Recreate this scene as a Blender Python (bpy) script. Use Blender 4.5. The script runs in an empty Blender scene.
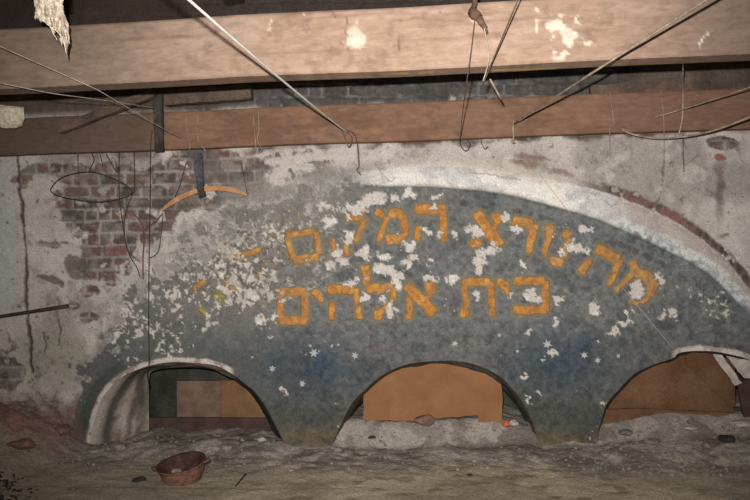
import bpy, bmesh, math, random
import numpy as np
from mathutils import Vector, Matrix

random.seed(7)
rng = np.random.RandomState(11)
SC = bpy.context.scene
COL = SC.collection

# ------------------------------------------------------------------ camera
YAW, ROLL, FOV = math.radians(6.0), math.radians(-1.2), math.radians(54.0)
CAM = np.array([0.42, -4.0, 0.0])
cam_d = bpy.data.cameras.new('camera')
cam_d.sensor_width = 36.0
cam_d.lens = 18.0 / math.tan(FOV / 2)
cam_d.clip_start = 0.05
cam = bpy.data.objects.new('camera', cam_d)
COL.objects.link(cam)
RM = Matrix.Rotation(YAW, 3, 'Z') @ Matrix.Rotation(math.radians(90), 3, 'X') @ Matrix.Rotation(ROLL, 3, 'Z')
cam.matrix_world = Matrix.Translation(Vector(CAM)) @ RM.to_4x4()
SC.camera = cam
R3 = np.array(RM)
FPX = 375.0 / math.tan(FOV / 2)

# ------------------------------------------------------------------ light: the photographer's flash in a dark loft
w = bpy.data.worlds.new('world'); SC.world = w
w.use_nodes = True
w.node_tree.nodes['Background'].inputs[0].default_value = (1.0, 0.97, 0.93, 1)
w.node_tree.nodes['Background'].inputs[1].default_value = 0.12
fl_d = bpy.data.lights.new('camera_flash', 'SPOT')
fl_d.energy = 660
fl_d.color = (1.0, 0.972, 0.945)
fl_d.spot_size = math.radians(82)
fl_d.spot_blend = 1.0
fl_d.shadow_soft_size = 0.018
fl = bpy.data.objects.new('camera_flash', fl_d)
COL.objects.link(fl)
FLP = Vector(CAM) + RM @ Vector((-0.06, 0.13, 0.02))
fl.location = FLP
SC.view_settings.view_transform = 'Standard'
SC.view_settings.look = 'None'
SC.view_settings.exposure = 0.0
SC.view_settings.gamma = 1.0
SC.view_settings.use_curve_mapping = False


# ------------------------------------------------------------------ mapping helpers
def P(px, py, Y=0.0):
    """point(s) of the plane y = Y that the photograph shows at px, py"""
    px = np.asarray(px, float); py = np.asarray(py, float)
    d = np.stack([(px - 375) / FPX, (250 - py) / FPX, -np.ones_like(px + py)], -1) @ R3.T
    t = (np.asarray(Y) - CAM[1]) / d[..., 1]
    return CAM + d * t[..., None]


def Q(W):
    """photograph position of world points"""
    c = (np.asarray(W, float) - CAM) @ R3
    return 375 + FPX * c[..., 0] / -c[..., 2], 250 - FPX * c[..., 1] / -c[..., 2]


tgt = Vector(P(390, 190, -0.3))
fl.rotation_euler = (tgt - FLP).to_track_quat('-Z', 'Y').to_euler()

_tab = rng.rand(8, 256, 256)


def vnoise(x, y, seed=0):
    t = _tab[seed % 8]
    x = x + seed * 17.3; y = y + seed * 5.7
    xi = np.floor(x).astype(int); yi = np.floor(y).astype(int)
    fx = x - xi; fy = y - yi
    fx = fx * fx * (3 - 2 * fx); fy = fy * fy * (3 - 2 * fy)
    a = t[xi & 255, yi & 255]; b = t[(xi + 1) & 255, yi & 255]
    c = t[xi & 255, (yi + 1) & 255]; d = t[(xi + 1) & 255, (yi + 1) & 255]
    return (a * (1 - fx) + b * fx) * (1 - fy) + (c * (1 - fx) + d * fx) * fy


def fbm(x, y, s, octv=4, seed=0, gain=0.55):
    """roughly 0..1, feature size s"""
    r = 0; a = 1; n = 0
    for o in range(octv):
        r = r + a * vnoise(x / s * 2 ** o, y / s * 2 ** o, seed + o); n += a; a *= gain
    v = r / n
    return np.clip((v - 0.5) * 1.5 + 0.5, 0, 1)


def ss(a, b, x):
    t = np.clip((x - a) / (b - a), 0, 1)
    return t * t * (3 - 2 * t)


def blob(px, py, cx, cy, rx, ry, ang=0.0):
    """signed-ish falloff: >0 inside, 0 at the rim"""
    c, s = math.cos(math.radians(ang)), math.sin(math.radians(ang))
    dx, dy = px - cx, py - cy
    u = (dx * c + dy * s) / rx; v = (-dx * s + dy * c) / ry
    return 1 - np.sqrt(u * u + v * v)


def lin(c):
    c = np.asarray(c, float) / 255.0
    return np.where(c <= 0.04045, c / 12.92, ((c + 0.055) / 1.055) ** 2.4)


def mixc(col, c, m):
    return col * (1 - m[..., None]) + lin(c) * m[..., None]


def catmull(pts, n=6):
    pts = [np.array(p, float) for p in pts]
    out = []
    for i in range(len(pts) - 1):
        p0 = pts[max(i - 1, 0)]; p1 = pts[i]; p2 = pts[i + 1]; p3 = pts[min(i + 2, len(pts) - 1)]
        for k in range(n):
            t = k / n
            out.append(0.5 * ((2 * p1) + (-p0 + p2) * t + (2 * p0 - 5 * p1 + 4 * p2 - p3) * t * t + (-p0 + 3 * p1 - 3 * p2 + p3) * t ** 3))
    out.append(pts[-1])
    return np.array(out)


def poly_sdf(px, py, poly):
    """negative inside"""
    d2 = np.full(px.shape, 1e12); ins = np.zeros(px.shape, bool)
    n = len(poly)
    for i in range(n):
        ax, ay = poly[i]; bx, by = poly[(i + 1) % n]
        ex, ey = bx - ax, by - ay
        L = ex * ex + ey * ey + 1e-12
        t = np.clip(((px - ax) * ex + (py - ay) * ey) / L, 0, 1)
        d2 = np.minimum(d2, (px - ax - t * ex) ** 2 + (py - ay - t * ey) ** 2)
        if ay != by:
            c = ((ay > py) != (by > py)) & (px < (bx - ax) * (py - ay) / (by - ay) + ax)
            ins ^= c
    return np.where(ins, -np.sqrt(d2), np.sqrt(d2))


def line_dist(px, py, pts):
    d2 = np.full(px.shape, 1e12)
    for (ax, ay), (bx, by) in zip(pts[:-1], pts[1:]):
        ex, ey = bx - ax, by - ay
        t = np.clip(((px - ax) * ex + (py - ay) * ey) / (ex * ex + ey * ey + 1e-12), 0, 1)
        d2 = np.minimum(d2, (px - ax - t * ex) ** 2 + (py - ay - t * ey) ** 2)
    return np.sqrt(d2)


# ------------------------------------------------------------------ object helpers
def link(name, me, mat=None, parent=None):
    o = bpy.data.objects.new(name, me)
    COL.objects.link(o)
    if mat: me.materials.append(mat)
    if parent: o.parent = parent
    return o


def tag(o, label=None, cat=None, group=None, kind=None):
    if label: o['label'] = label
    if cat: o['category'] = cat
    if group: o['group'] = group
    if kind: o['kind'] = kind
    return o


def np_mesh(name, verts, faces, cols=None, smooth=True):
    """faces: int array (n,4) or list of lists"""
    me = bpy.data.meshes.new(name)
    if isinstance(faces, np.ndarray):
        faces = faces.reshape(-1, 4)
        used = np.unique(faces)
        remap = -np.ones(len(verts), int); remap[used] = np.arange(len(used))
        verts = verts[used]; faces = remap[faces]
        if cols is not None: cols = cols[used]
        n = len(faces)
        me.vertices.add(len(verts)); me.vertices.foreach_set('co', verts.astype(np.float32).ravel())
        me.loops.add(n * 4); me.loops.foreach_set('vertex_index', faces.astype(np.int32).ravel())
        me.polygons.add(n); me.polygons.foreach_set('loop_start', np.arange(0, n * 4, 4, dtype=np.int32))
        me.update(calc_edges=True)
        me.polygons.foreach_set('use_smooth', np.full(n, smooth))
    else:
        me.from_pydata([tuple(v) for v in verts], [], faces)
        if smooth: me.polygons.foreach_set('use_smooth', np.full(len(me.polygons), True))
    if cols is not None:
        at = me.color_attributes.new('tint', 'FLOAT_COLOR', 'POINT')
        c4 = np.concatenate([cols, np.ones((len(cols), 1))], 1).astype(np.float32)
        at.data.foreach_set('color', c4.ravel())
    me.update()
    return me


def grid_faces(nr, nc):
    i = np.arange(nr * nc).reshape(nr, nc)
    # wound so that normals point at the viewer (-y) when rows go down and columns go right
    return np.stack([i[:-1, :-1], i[1:, :-1], i[1:, 1:], i[:-1, 1:]], -1)


def tube(paths, rad, seg=6, closed=False):
    """paths: list of (n,3) arrays; rad: float or list of arrays; one mesh"""
    V = []; F = []
    for k, p in enumerate(paths):
        p = np.asarray(p, float); n = len(p)
        r = rad[k] if isinstance(rad, (list, tuple)) else rad
        r = np.broadcast_to(r, (n,))
        T = np.gradient(p, axis=0)
        if closed: T = np.roll(p, -1, 0) - np.roll(p, 1, 0)
        T /= np.linalg.norm(T, axis=1)[:, None] + 1e-9
        up = np.array([0.3, 0.9, 0.31]) if abs(T[0][1]) < 0.9 else np.array([1.0, 0, 0.2])
        base = len(V); prev = None
        for i in range(n):
            a = np.cross(T[i], up if prev is None else prev)
            a = a / (np.linalg.norm(a) + 1e-9)
            b = np.cross(a, T[i]); prev = b
            for s in range(seg):
                th = 2 * math.pi * s / seg
                V.append(p[i] + r[i] * (math.cos(th) * a + math.sin(th) * b))
        m = n if closed else n - 1
        for i in range(m):
            j = (i + 1) % n
            for s in range(seg):
                s2 = (s + 1) % seg
                F.append([base + i * seg + s, base + i * seg + s2, base + j * seg + s2, base + j * seg + s])
        if not closed:
            F.append([base + s for s in range(seg)][::-1]); F.append([base + (n - 1) * seg + s for s in range(seg)])
    return V, F


# ------------------------------------------------------------------ materials
def nt_mat(name, rough=0.9, spec=0.2):
    m = bpy.data.materials.new(name); m.use_nodes = True
    nt = m.node_tree; b = nt.nodes['Principled BSDF']
    b.inputs['Roughness'].default_value = rough
    b.inputs['Specular IOR Level'].default_value = spec
    return m, nt, b


def grain(nt, b, colsock, nscale=90, amt=0.35, bump=0.35, bscale=140, dist=0.004, stretch=(1, 1, 1)):
    N = nt.nodes; L = nt.links
    tc = N.new('ShaderNodeNewGeometry')
    mp = N.new('ShaderNodeMapping'); mp.inputs['Scale'].default_value = stretch
    L.new(tc.outputs['Position'], mp.inputs['Vector'])
    no = N.new('ShaderNodeTexNoise'); no.inputs['Scale'].default_value = nscale; no.inputs['Detail'].default_value = 5; no.inputs['Roughness'].default_value = 0.7
    L.new(mp.outputs[0], no.inputs['Vector'])
    mr = N.new('ShaderNodeMapRange'); mr.inputs['From Min'].default_value = 0.3; mr.inputs['From Max'].default_value = 0.7
    mr.inputs['To Min'].default_value = 1 - amt; mr.inputs['To Max'].default_value = 1 + amt
    L.new(no.outputs['Fac'], mr.inputs['Value'])
    mx = N.new('ShaderNodeVectorMath'); mx.operation = 'MULTIPLY'
    L.new(colsock, mx.inputs[0]); L.new(mr.outputs[0], mx.inputs[1])
    L.new(mx.outputs[0], b.inputs['Base Color'])
    n2 = N.new('ShaderNodeTexNoise'); n2.inputs['Scale'].default_value = bscale; n2.inputs['Detail'].default_value = 4
    L.new(mp.outputs[0], n2.inputs['Vector'])
    bp = N.new('ShaderNodeBump'); bp.inputs['Strength'].default_value = bump; bp.inputs['Distance'].default_value = dist
    L.new(n2.outputs['Fac'], bp.inputs['Height']); L.new(bp.outputs[0], b.inputs['Normal'])


def mat_tint(name, **k):
    rough = k.pop('rough', 0.92); spec = k.pop('spec', 0.15)
    m, nt, b = nt_mat(name, rough, spec)
    a = nt.nodes.new('ShaderNodeAttribute'); a.attribute_name = 'tint'
    grain(nt, b, a.outputs['Color'], **k)
    return m


def mat_mix(name, c1, c2, scale=20, **k):
    rough = k.pop('rough', 0.85); spec = k.pop('spec', 0.2); metal = k.pop('metal', 0.0)
    m, nt, b = nt_mat(name, rough, spec)
    b.inputs['Metallic'].default_value = metal
    no = nt.nodes.new('ShaderNodeTexNoise'); no.inputs['Scale'].default_value = scale; no.inputs['Detail'].default_value = 6
    g = nt.nodes.new('ShaderNodeNewGeometry')
    mp = nt.nodes.new('ShaderNodeMapping'); mp.inputs['Scale'].default_value = k.get('stretch', (1, 1, 1))
    nt.links.new(g.outputs['Position'], mp.inputs['Vector'])
    nt.links.new(mp.outputs[0], no.inputs['Vector'])
    r = nt.nodes.new('ShaderNodeValToRGB')
    r.color_ramp.elements[0].position = 0.35; r.color_ramp.elements[1].position = 0.65
    r.color_ramp.elements[0].color = (*lin(c1), 1); r.color_ramp.elements[1].color = (*lin(c2), 1)
    nt.links.new(no.outputs['Fac'], r.inputs[0])
    grain(nt, b, r.outputs[0], **k)
    return m


M_WALL = mat_tint('weathered_plaster', nscale=110, amt=0.30, bump=0.5, bscale=150, dist=0.005)
M_LETTER = mat_tint('ochre_relief_paint', nscale=120, amt=0.22, bump=0.35, bscale=160, dist=0.003)
M_FLOOR = mat_tint('dusty_rubble', nscale=70, amt=0.35, bump=0.8, bscale=90, dist=0.008)
M_BEAM = mat_tint('old_timber', nscale=45, amt=0.22, bump=0.4, bscale=60, dist=0.004, stretch=(0.35, 1, 1))
M_BOARD = mat_mix('ochre_board', (136, 94, 62), (148, 106, 74), 9, nscale=160, amt=0.16, bump=0.2)
M_BOARD_D = mat_mix('brown_board', (120, 88, 62), (98, 68, 46), 7, nscale=90, amt=0.25, bump=0.3)
M_BOARD_G = mat_mix('grey_brown_board', (128, 104, 88), (106, 86, 74), 14, nscale=120, amt=0.2, bump=0.3)
M_BOARD_O = mat_mix('amber_board', (132, 100, 68), (114, 86, 58), 14, nscale=120, amt=0.2, bump=0.3)
M_BOARD_R = mat_mix('dark_red_board', (88, 66, 60), (70, 54, 50), 12, nscale=90, amt=0.25, bump=0.3)
M_DARK = mat_mix('dark_masonry', (74, 74, 66), (52, 52, 46), 9, nscale=60, amt=0.3, bump=0.6)  # dark green-grey of the wall behind the openings
M_REVEAL = mat_mix('dusty_reveal_plaster', (150, 140, 132), (108, 98, 92), 14, nscale=60, amt=0.3, bump=0.7)
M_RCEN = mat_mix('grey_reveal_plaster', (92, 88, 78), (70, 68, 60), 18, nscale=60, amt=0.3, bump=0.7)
M_CEIL = mat_mix('dark_roof_boards', (84, 70, 62), (50, 42, 40), 5, nscale=40, amt=0.35, bump=0.5, stretch=(0.3, 1, 1))
M_WHITEC = mat_mix('white_cable', (236, 232, 224), (220, 214, 204), 20, nscale=80, amt=0.05, bump=0.1, rough=0.5)
M_GREYC = mat_mix('dusty_cable', (176, 160, 142), (130, 114, 98), 25, nscale=120, amt=0.3, bump=0.3, rough=0.7)
M_STRING = mat_mix('pale_string', (205, 192, 172), (160, 146, 128), 40, nscale=120, amt=0.2, bump=0.3)
M_WIRE = mat_mix('dark_wire', (74, 64, 58), (52, 46, 42), 40, nscale=120, amt=0.3, bump=0.3, rough=0.6)
M_RUSTW = mat_mix('brown_wire', (120, 98, 80), (84, 66, 54), 40, nscale=120, amt=0.3, bump=0.3, rough=0.7)
M_REDW = mat_mix('red_wire', (122, 80, 74), (98, 62, 58), 40, nscale=120, amt=0.3, bump=0.3, rough=0.6)
M_CLOTH = mat_mix('pale_rag', (238, 226, 206), (200, 180, 156), 60, nscale=200, amt=0.22, bump=0.5, dist=0.006)
M_BAND = mat_mix('orange_strap', (200, 150, 108), (170, 118, 80), 18, nscale=90, amt=0.2, bump=0.2)
M_RUST = mat_mix('rusty_metal', (140, 100, 84), (100, 76, 66), 30, nscale=90, amt=0.35, bump=0.5, rough=0.7)
M_STONE = mat_mix('grey_rubble_stone', (150, 142, 132), (110, 102, 94), 30, nscale=90, amt=0.25, bump=0.6)
M_PLAST = mat_mix('pale_plaster_stone', (196, 186, 176), (166, 154, 144), 30, nscale=90, amt=0.2, bump=0.5)
M_BRICK = mat_mix('brick_fragment', (140, 106, 92), (112, 88, 78), 30, nscale=90, amt=0.25, bump=0.5)
M_BLACK = mat_mix('charred_scrap', (70, 63, 58), (48, 43, 40), 30, nscale=90, amt=0.25, bump=0.5)
M_PAPER = mat_mix('flaking_plaster_sheet', (200, 190, 180), (170, 158, 148), 25, nscale=90, amt=0.2, bump=0.4)
M_STAR = mat_mix('white_star_paint', (196, 196, 190), (160, 164, 160), 90, nscale=200, amt=0.2, bump=0.2)

# ------------------------------------------------------------------ outlines, read off the photograph on the plane of the wall
INNER = catmull([(60, 478), (72, 425), (80, 395), (92, 369), (106, 344), (122, 322), (150, 288), (182, 256), (212, 233), (245, 213), (290, 198),
                 (340, 189), (390, 186), (440, 187), (500, 193), (550, 205), (597, 219), (633, 234), (667, 250), (698, 266),
                 (717, 280), (735, 298), (752, 317), (785, 360), (805, 410), (815, 478)], 5)
OUTER_LINE = catmull([(48, 478), (58, 425), (66, 392), (80, 360), (95, 330), (115, 305), (150, 265), (185, 235), (215, 214), (260, 195), (310, 182), (360, 173), (400, 168), (430, 165),
                      (465, 166), (500, 172), (533, 178), (567, 184), (593, 190), (617, 198), (640, 206), (667, 218), (690, 232),
                      (710, 247), (727, 263), (752, 294), (790, 340), (815, 400), (825, 478)], 5)
OPEN_L = catmull([(86, 478), (89, 447), (92, 430), (97, 411), (105, 394), (122, 377), (148, 366), (173, 362), (196, 363), (217, 366), (232, 374),
                  (241, 381), (255, 392), (266, 407), (277, 428), (284, 445), (290, 478)], 5)
OPEN_C = catmull([(322, 478), (331, 448), (340, 427), (346, 414), (353, 402), (365, 390), (379, 378), (397, 368.5), (414, 364), (436, 362),
                  (456, 362), (476, 366), (498, 376), (512, 389), (523, 403), (532, 421), (539, 443), (550, 478)], 5)
OPEN_R = catmull([(594, 478), (598, 447), (600, 433), (603, 421), (609, 404), (621, 390), (635, 376), (652, 367), (674, 359.5),
                  (680, 354), (693, 352), (714, 352), (736, 356), (752, 361), (780, 378), (798, 410), (806, 445), (812, 478)], 5)

FLAKES = [(455.5, 231.5, 3.5, 6, 0), (474, 231.5, 10, 4.5, 10), (454, 279, 7, 5, -30), (479.5, 262, 6, 12, 8), (491, 250, 8, 5, -20), (506.5, 216.5, 3.4, 4.5, 0),
          (515.5, 230, 6, 4, 20), (476.5, 295, 5, 4, 20), (533, 296, 8, 4, 15), (538, 300, 6, 3, 20), (508, 297, 3, 3, 0), (441, 235, 2.2, 5, 0), (523, 266, 2.4, 5, -25),
          (559, 300, 2.4, 6, 10), (434, 208, 5, 2.5, 0), (437, 197, 5, 3, -20), (426, 228.5, 5, 3, 10), (409, 246, 7, 5, 20), (407, 263, 7, 6, 0),
          (384, 256, 9, 3.5, 15), (386, 271, 13, 6, 15), (396, 285, 4, 9, -25), (400, 274, 5, 5, 0), (390, 311, 5, 8, 10), (381, 300, 3.2, 4, 20),
          (365, 299, 5, 5, 0), (349, 282.5, 8, 3, -15), (432, 260, 3, 4, 0), (430, 279, 5, 3, 25), (365, 252, 7, 9, 0), (639, 290, 7.5, 9, 0),
          (595.5, 309, 4.5, 8, 5), (627, 322.5, 8, 3.5, 0), (615, 332, 5, 5.5, 0), (588, 230, 8, 4, 15), (580, 249, 15, 3, 10), (573, 245, 4, 6, 30),
          (661, 281, 3, 8, -20), (629, 311, 3, 3.5, 0), (557, 322, 2.5, 4.5, 0), (675, 315, 4, 5, 0), (665, 316, 5, 2, 0), (553.6, 355, 3.5, 3.6, 0), (542, 360, 2, 1.3, 0),
          (282, 392, 4, 3, 0), (258, 321, 5, 5, 0), (272, 318, 4, 4, 0), (272, 278, 5, 6, 0), (343, 262, 7, 5, 20), (330, 267, 5, 4, 0), (372, 200, 14, 7, -15),
          (356, 208, 10, 6, 0), (395, 200, 7, 4, 10), (408, 193, 9, 4, 0), (330, 222, 8, 5, 0), (322, 206, 9, 5, 20), (348, 236, 7, 6, 0), (338, 252, 6, 5, 0), (415, 257, 4, 3, 0),
          (604, 402 - 60, 1.6, 1.6, 0), (529, 403, 2.5, 3.5, 20), (541, 394, 2, 2, 0), (526, 379, 3.2, 2.6, 0), (444, 282, 2, 3, 0), (528, 333, 2, 3, 0), (562, 252, 3, 3, 0)]


def flake_field(px, py):
    """>0.5 where the paint layer has dropped off"""
    wx = px + (fbm(px, py, 7, 4, 1, 0.75) - 0.5) * 11; wy = py + (fbm(px, py, 7, 4, 2, 0.75) - 0.5) * 11
    f = np.full(px.shape, -1.0)
    for (cx, cy, rx, ry, a) in FLAKES:
        m = (np.abs(px - cx) < 30) & (np.abs(py - cy) < 30)
        if m.any():
            f[m] = np.maximum(f[m], blob(wx[m], wy[m], cx, cy, rx * 0.95, ry * 0.95, a))
    exp = ss(-0.12, 0.12, f)
    # crumbling zones: heavy on the left of the arch, light on its right rim
    dens = 0.50 * ss(0.0, 0.9, blob(px, py, 235, 262, 120, 82, 0)) + 0.34 * ss(0, 0.7, blob(px, py, 150, 320, 85, 75, -40)) \
        + 0.28 * ss(0, 0.7, blob(px, py, 335, 212, 75, 36, -8)) + 0.14 * ss(0, 0.6, blob(px, py, 385, 262, 60, 45, 0)) \
        + 0.30 * ss(0, 0.8, blob(px, py, 712, 300, 60, 26, 42)) + 0.22 * ss(0, 0.8, blob(px, py, 250, 340, 60, 35, 0)) + 0.01
    n = fbm(px, py, 4.5, 3, 3, 0.8) * 0.62 + fbm(px, py, 20, 3, 5) * 0.38
    th = 1 - np.clip(dens, 0, 0.72) * 0.78
    spk = ss(-0.035, 0.035, n - th + 0.085)
    return np.maximum(exp, spk)


def brick_pattern(px, py):
    """(brick 0..1 / mortar 0, id noise) courses about 12 px high following the wall's perspective"""
    sl = -0.012 * (px - 375)
    v = (py - sl + (fbm(px, py, 40, 2, 6) - 0.5) * 2.5) / 12.1
    row = np.floor(v); fv = v - row
    ln = 26.0
    u = (px + (row % 2) * 12.5 + vnoise(row * 3.1, row * 0.7, 2) * 9) / ln
    ci = np.floor(u); fu = u - ci
    # some bricks are laid as two headers
    hd = vnoise(ci * 5.3 + 0.5, row * 7.1 + 0.5, 4) > 0.8
    fu2 = np.where(hd, (fu * 2) % 1.0, fu); w2 = np.where(hd, 0.10, 0.055)
    j = (fbm(px, py, 5, 2, 7) - 0.5) * 0.12
    e = np.minimum(np.minimum(fu2, 1 - fu2) / w2, np.minimum(fv, 1 - fv) / 0.11) + j * 9
    idn = vnoise(np.where(hd, np.floor(u * 2), ci) * 9.7 + 0.5, row * 3.7 + 0.5, 5)
    return ss(0.7, 1.3, e), idn


def stroke_sdf(px, py, strokes):
    d = np.full(px.shape, 1e6)
    for (x0, y0, x1, y1, w0, w1) in strokes:
        ex, ey = x1 - x0, y1 - y0; L = math.hypot(ex, ey) + 1e-6
        ux, uy = ex / L, ey / L
        s = (px - x0) * ux + (py - y0) * uy; v = -(px - x0) * uy + (py - y0) * ux
        t = np.clip(s / L, 0, 1); hw = (w0 + (w1 - w0) * t) / 2
        rr = np.minimum(2.6, hw)
        qx = np.abs(s - L / 2) - (L / 2 + hw * 0.45 - rr); qy = np.abs(v) - (hw + 1.0 - rr)
        b = np.minimum(np.maximum(qx, qy), 0) + np.sqrt(np.maximum(qx, 0) ** 2 + np.maximum(qy, 0) ** 2) - rr
        d = np.minimum(d, b)
    return d


LET = [
    # lower line, right to left
    ('bet', 'lower', 0, 0, [(515, 281.6, 545, 281.2, 8, 8), (546, 281, 547, 312, 7, 7), (515, 311, 547, 310.5, 8.5, 8)]),
    ('yod', 'lower', 0, 0, [(499, 281.5, 507, 287, 8, 8), (507, 287, 508.5, 295, 6, 3.5)]),
    ('tav', 'lower', 0, 0, [(463, 282.5, 490, 282.2, 8, 8), (464.5, 284, 466.8, 308, 5.5, 4.5), (461, 313.5, 468, 313, 8, 8), (491, 283, 492.6, 316, 7.5, 6)]),
    ('alef', 'lower', 0, 0, [(406.5, 286, 433, 313, 10, 10.5), (429.5, 284, 430.5, 293, 9, 9), (430.5, 295, 424, 301, 5, 4), (408, 298, 409.5, 312, 4, 6), (407, 315, 411, 316, 9, 8)]),
    ('lamed', 'lower', 0, 0, [(365, 266.5, 366.5, 286, 8, 6), (367, 288.5, 392, 288.5, 9.5, 9), (393.3, 288, 392.2, 301, 6, 4.5), (392, 300, 379, 314, 4.5, 4.5), (375, 316, 380, 315.5, 9, 9)]),
    ('he', 'lower', 0, 0, [(329, 289.5, 353, 290, 9.5, 9), (355.5, 289, 359, 319, 6, 5), (332, 303, 331.5, 320, 5.5, 5)]),
    ('yod', 'lower', 0.1, 0, [(313.5, 290.5, 320, 297, 7, 7), (320, 297, 321.3, 302, 5, 3.5)]),
    ('mem sofit', 'lower', 0.1, 0, [(279, 292, 305, 291.5, 8, 7.5), (280.2, 292, 280, 320, 5.5, 5.5), (304.3, 292, 304.6, 320, 6.5, 7), (279.5, 320.5, 305, 320.5, 8, 8.5)]),
    # upper curved line, right to left
    ('mem', 'upper', 0.35, 0, [(634, 262, 637, 269, 8, 8), (638, 273, 648, 276, 8, 11), (648, 276, 654.5, 284, 11, 12), (655, 284, 652, 296, 12, 7), (651, 297, 642, 304, 5, 4), (641, 304, 631, 302, 4, 3.5), (636, 272, 617, 291, 6, 4)]),
    ('he', 'upper', 0.25, 0, [(599, 248.5, 619.5, 259.5, 11, 10), (621.5, 260, 610.5, 286, 8, 5), (592, 259.5, 582, 272.5, 5, 8)]),
    ('nun', 'upper', 0.15, 0, [(566, 232, 569, 236, 9.5, 9), (569.5, 239, 565, 257, 6, 6), (552, 260.2, 563, 263, 8, 9)]),
    ('vav', 'upper', 0.15, 0, [(548, 226, 551.5, 228.5, 9, 9), (551.5, 229, 544.5, 257, 7, 4.5)]),
    ('resh', 'upper', 0.1, 0, [(514, 220.3, 532, 224, 9.5, 9.5), (534.8, 225, 529.4, 253, 9, 6)]),
    ('alef', 'upper', 0, 0, [(477.5, 213.5, 499.5, 245, 10.5, 11.5), (497.3, 214, 498.3, 222, 8.5, 8.5), (498, 225, 492, 231, 5, 4), (481, 232, 478, 239, 4, 5), (471.5, 243.5, 480, 241.5, 8, 9)]),
    ('he', 'upper', 0, 0, [(416.5, 209.2, 443.5, 209, 10, 9.5), (443, 211, 443.7, 240.5, 7, 6), (418.6, 226, 416.6, 239.5, 5.5, 6)]),
    ('mem', 'upper', 0.05, 0, [(375.5, 211, 382, 216, 6.5, 6), (389, 212.5, 401, 213.5, 8, 9), (402.5, 215, 406, 236, 7, 5.5), (387, 239.5, 404, 238.6, 9, 9), (386.5, 217, 377.5, 242, 5, 4)]),
    ('qof', 'upper', 0.25, 0, [(346, 217, 362, 216.6, 9, 9), (364.8, 219, 355, 242, 6, 4), (346, 245, 347, 256.5, 5, 4)]),
    ('vav', 'upper', 0.4, 0, [(331, 241, 334, 242, 6, 6), (332.8, 243, 333.6, 255, 5, 4)]),
    ('mem sofit', 'upper', 0.25, 0, [(287, 235, 315, 231, 6.5, 6), (316, 232, 319.3, 254, 5, 6.5), (294, 260.5, 318, 256.5, 8, 8), (286.5, 236, 293.5, 260, 5.5, 5)]),
    ('worn', 'upper', 0.2, 0, [(233, 256.8, 250, 253, 6.5, 6.5), (250, 252.5, 260.5, 248.5, 6, 3.5)]),
    ('worn', 'upper', 0.45, 0, [(226, 280, 234, 290, 9, 7)]),
    ('worn', 'upper', 0.5, 1, [(214, 295, 222, 298, 7, 8)]),
    ('worn', 'upper', 0.3, 0, [(194, 290, 204, 279.5, 5.5, 5.5), ]),
    ('worn', 'upper', 0.3, 1, [(198, 308.5, 205.5, 314.5, 4, 5)]),
]

# ------------------------------------------------------------------ the end wall and its painted lunette (one relief, cut at the paint's edge)
STEP = 1.2
gx = np.arange(-190, 941, STEP); gy = np.arange(-130, 476, STEP)
PX, PY = np.meshgrid(gx, gy)
sdL = poly_sdf(PX, PY, OPEN_L); sdC = poly_sdf(PX, PY, OPEN_C); sdR = poly_sdf(PX, PY, OPEN_R)
sdo = np.minimum(np.minimum(sdL, sdC), sdR)
# raggedness of the opening edges, then snap the first ring of inner vertices onto the edge
gyy, gxx = np.gradient(sdo, STEP)
snap = (sdo < 0) & (sdo > -1.7 * STEP)
PX = PX - np.where(snap, sdo * gxx, 0); PY = PY - np.where(snap, sdo * gyy, 0)
sdi = poly_sdf(PX, PY, INNER)                       # <0 inside the painted lunette
d_out = line_dist(PX, PY, OUTER_LINE)
sdou = poly_sdf(PX, PY, np.vstack([OUTER_LINE, [(825, 600), (48, 600)]]))   # <0 inside the outer edge
flk = flake_field(PX, PY)
bp, bid = brick_pattern(PX, PY)
n8 = fbm(PX, PY, 8, 4, 1); n20 = fbm(PX, PY, 20, 4, 2); n60 = fbm(PX, PY, 60, 4, 3); n4 = fbm(PX, PY, 3.5, 2, 4); n120 = fbm(PX, PY, 120, 3, 6)

# plaster of the outer wall
col = np.zeros(PX.shape + (3,)) + lin((190, 179, 169))
col = mixc(col, (150, 141, 132), ss(0.42, 0.75, n60) * 0.75)
col = mixc(col, (206, 196, 184), ss(0.55, 0.8, n20) * 0.5)
col = mixc(col, (140, 124, 112), ss(0.62, 0.8, n8) * (0.45 - 0.25 * ss(420, 520, PX)))
col = mixc(col, (186, 186, 184), ss(22, 8, PX) * ss(150, 175, PY) * ss(330, 290, PY) * 0.7)
col = mixc(col, (152, 144, 124), ss(0, 0.7, blob(PX, PY, 50, 355, 60, 50, 0)) * 0.6)
col = mixc(col, (108, 94, 84), ss(.52, .68, n8 * .5 + n20 * .5) * ss(320, 380, PY) * ss(110, 80, PX) * 0.6)
nf = fbm(PX, PY, 5, 3, 5, 0.8)
col = mixc(col, (128, 116, 106), ss(0.60, 0.80, nf * .6 + n60 * .4) * (0.6 - 0.4 * ss(420, 520, PX)))
col = mixc(col, (92, 80, 74), ss(0.86, 0.93, nf) * 0.6)
h = (n20 - 0.5) * 0.010 + (n8 - 0.5) * 0.006 + (nf - .5) * 0.003

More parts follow.
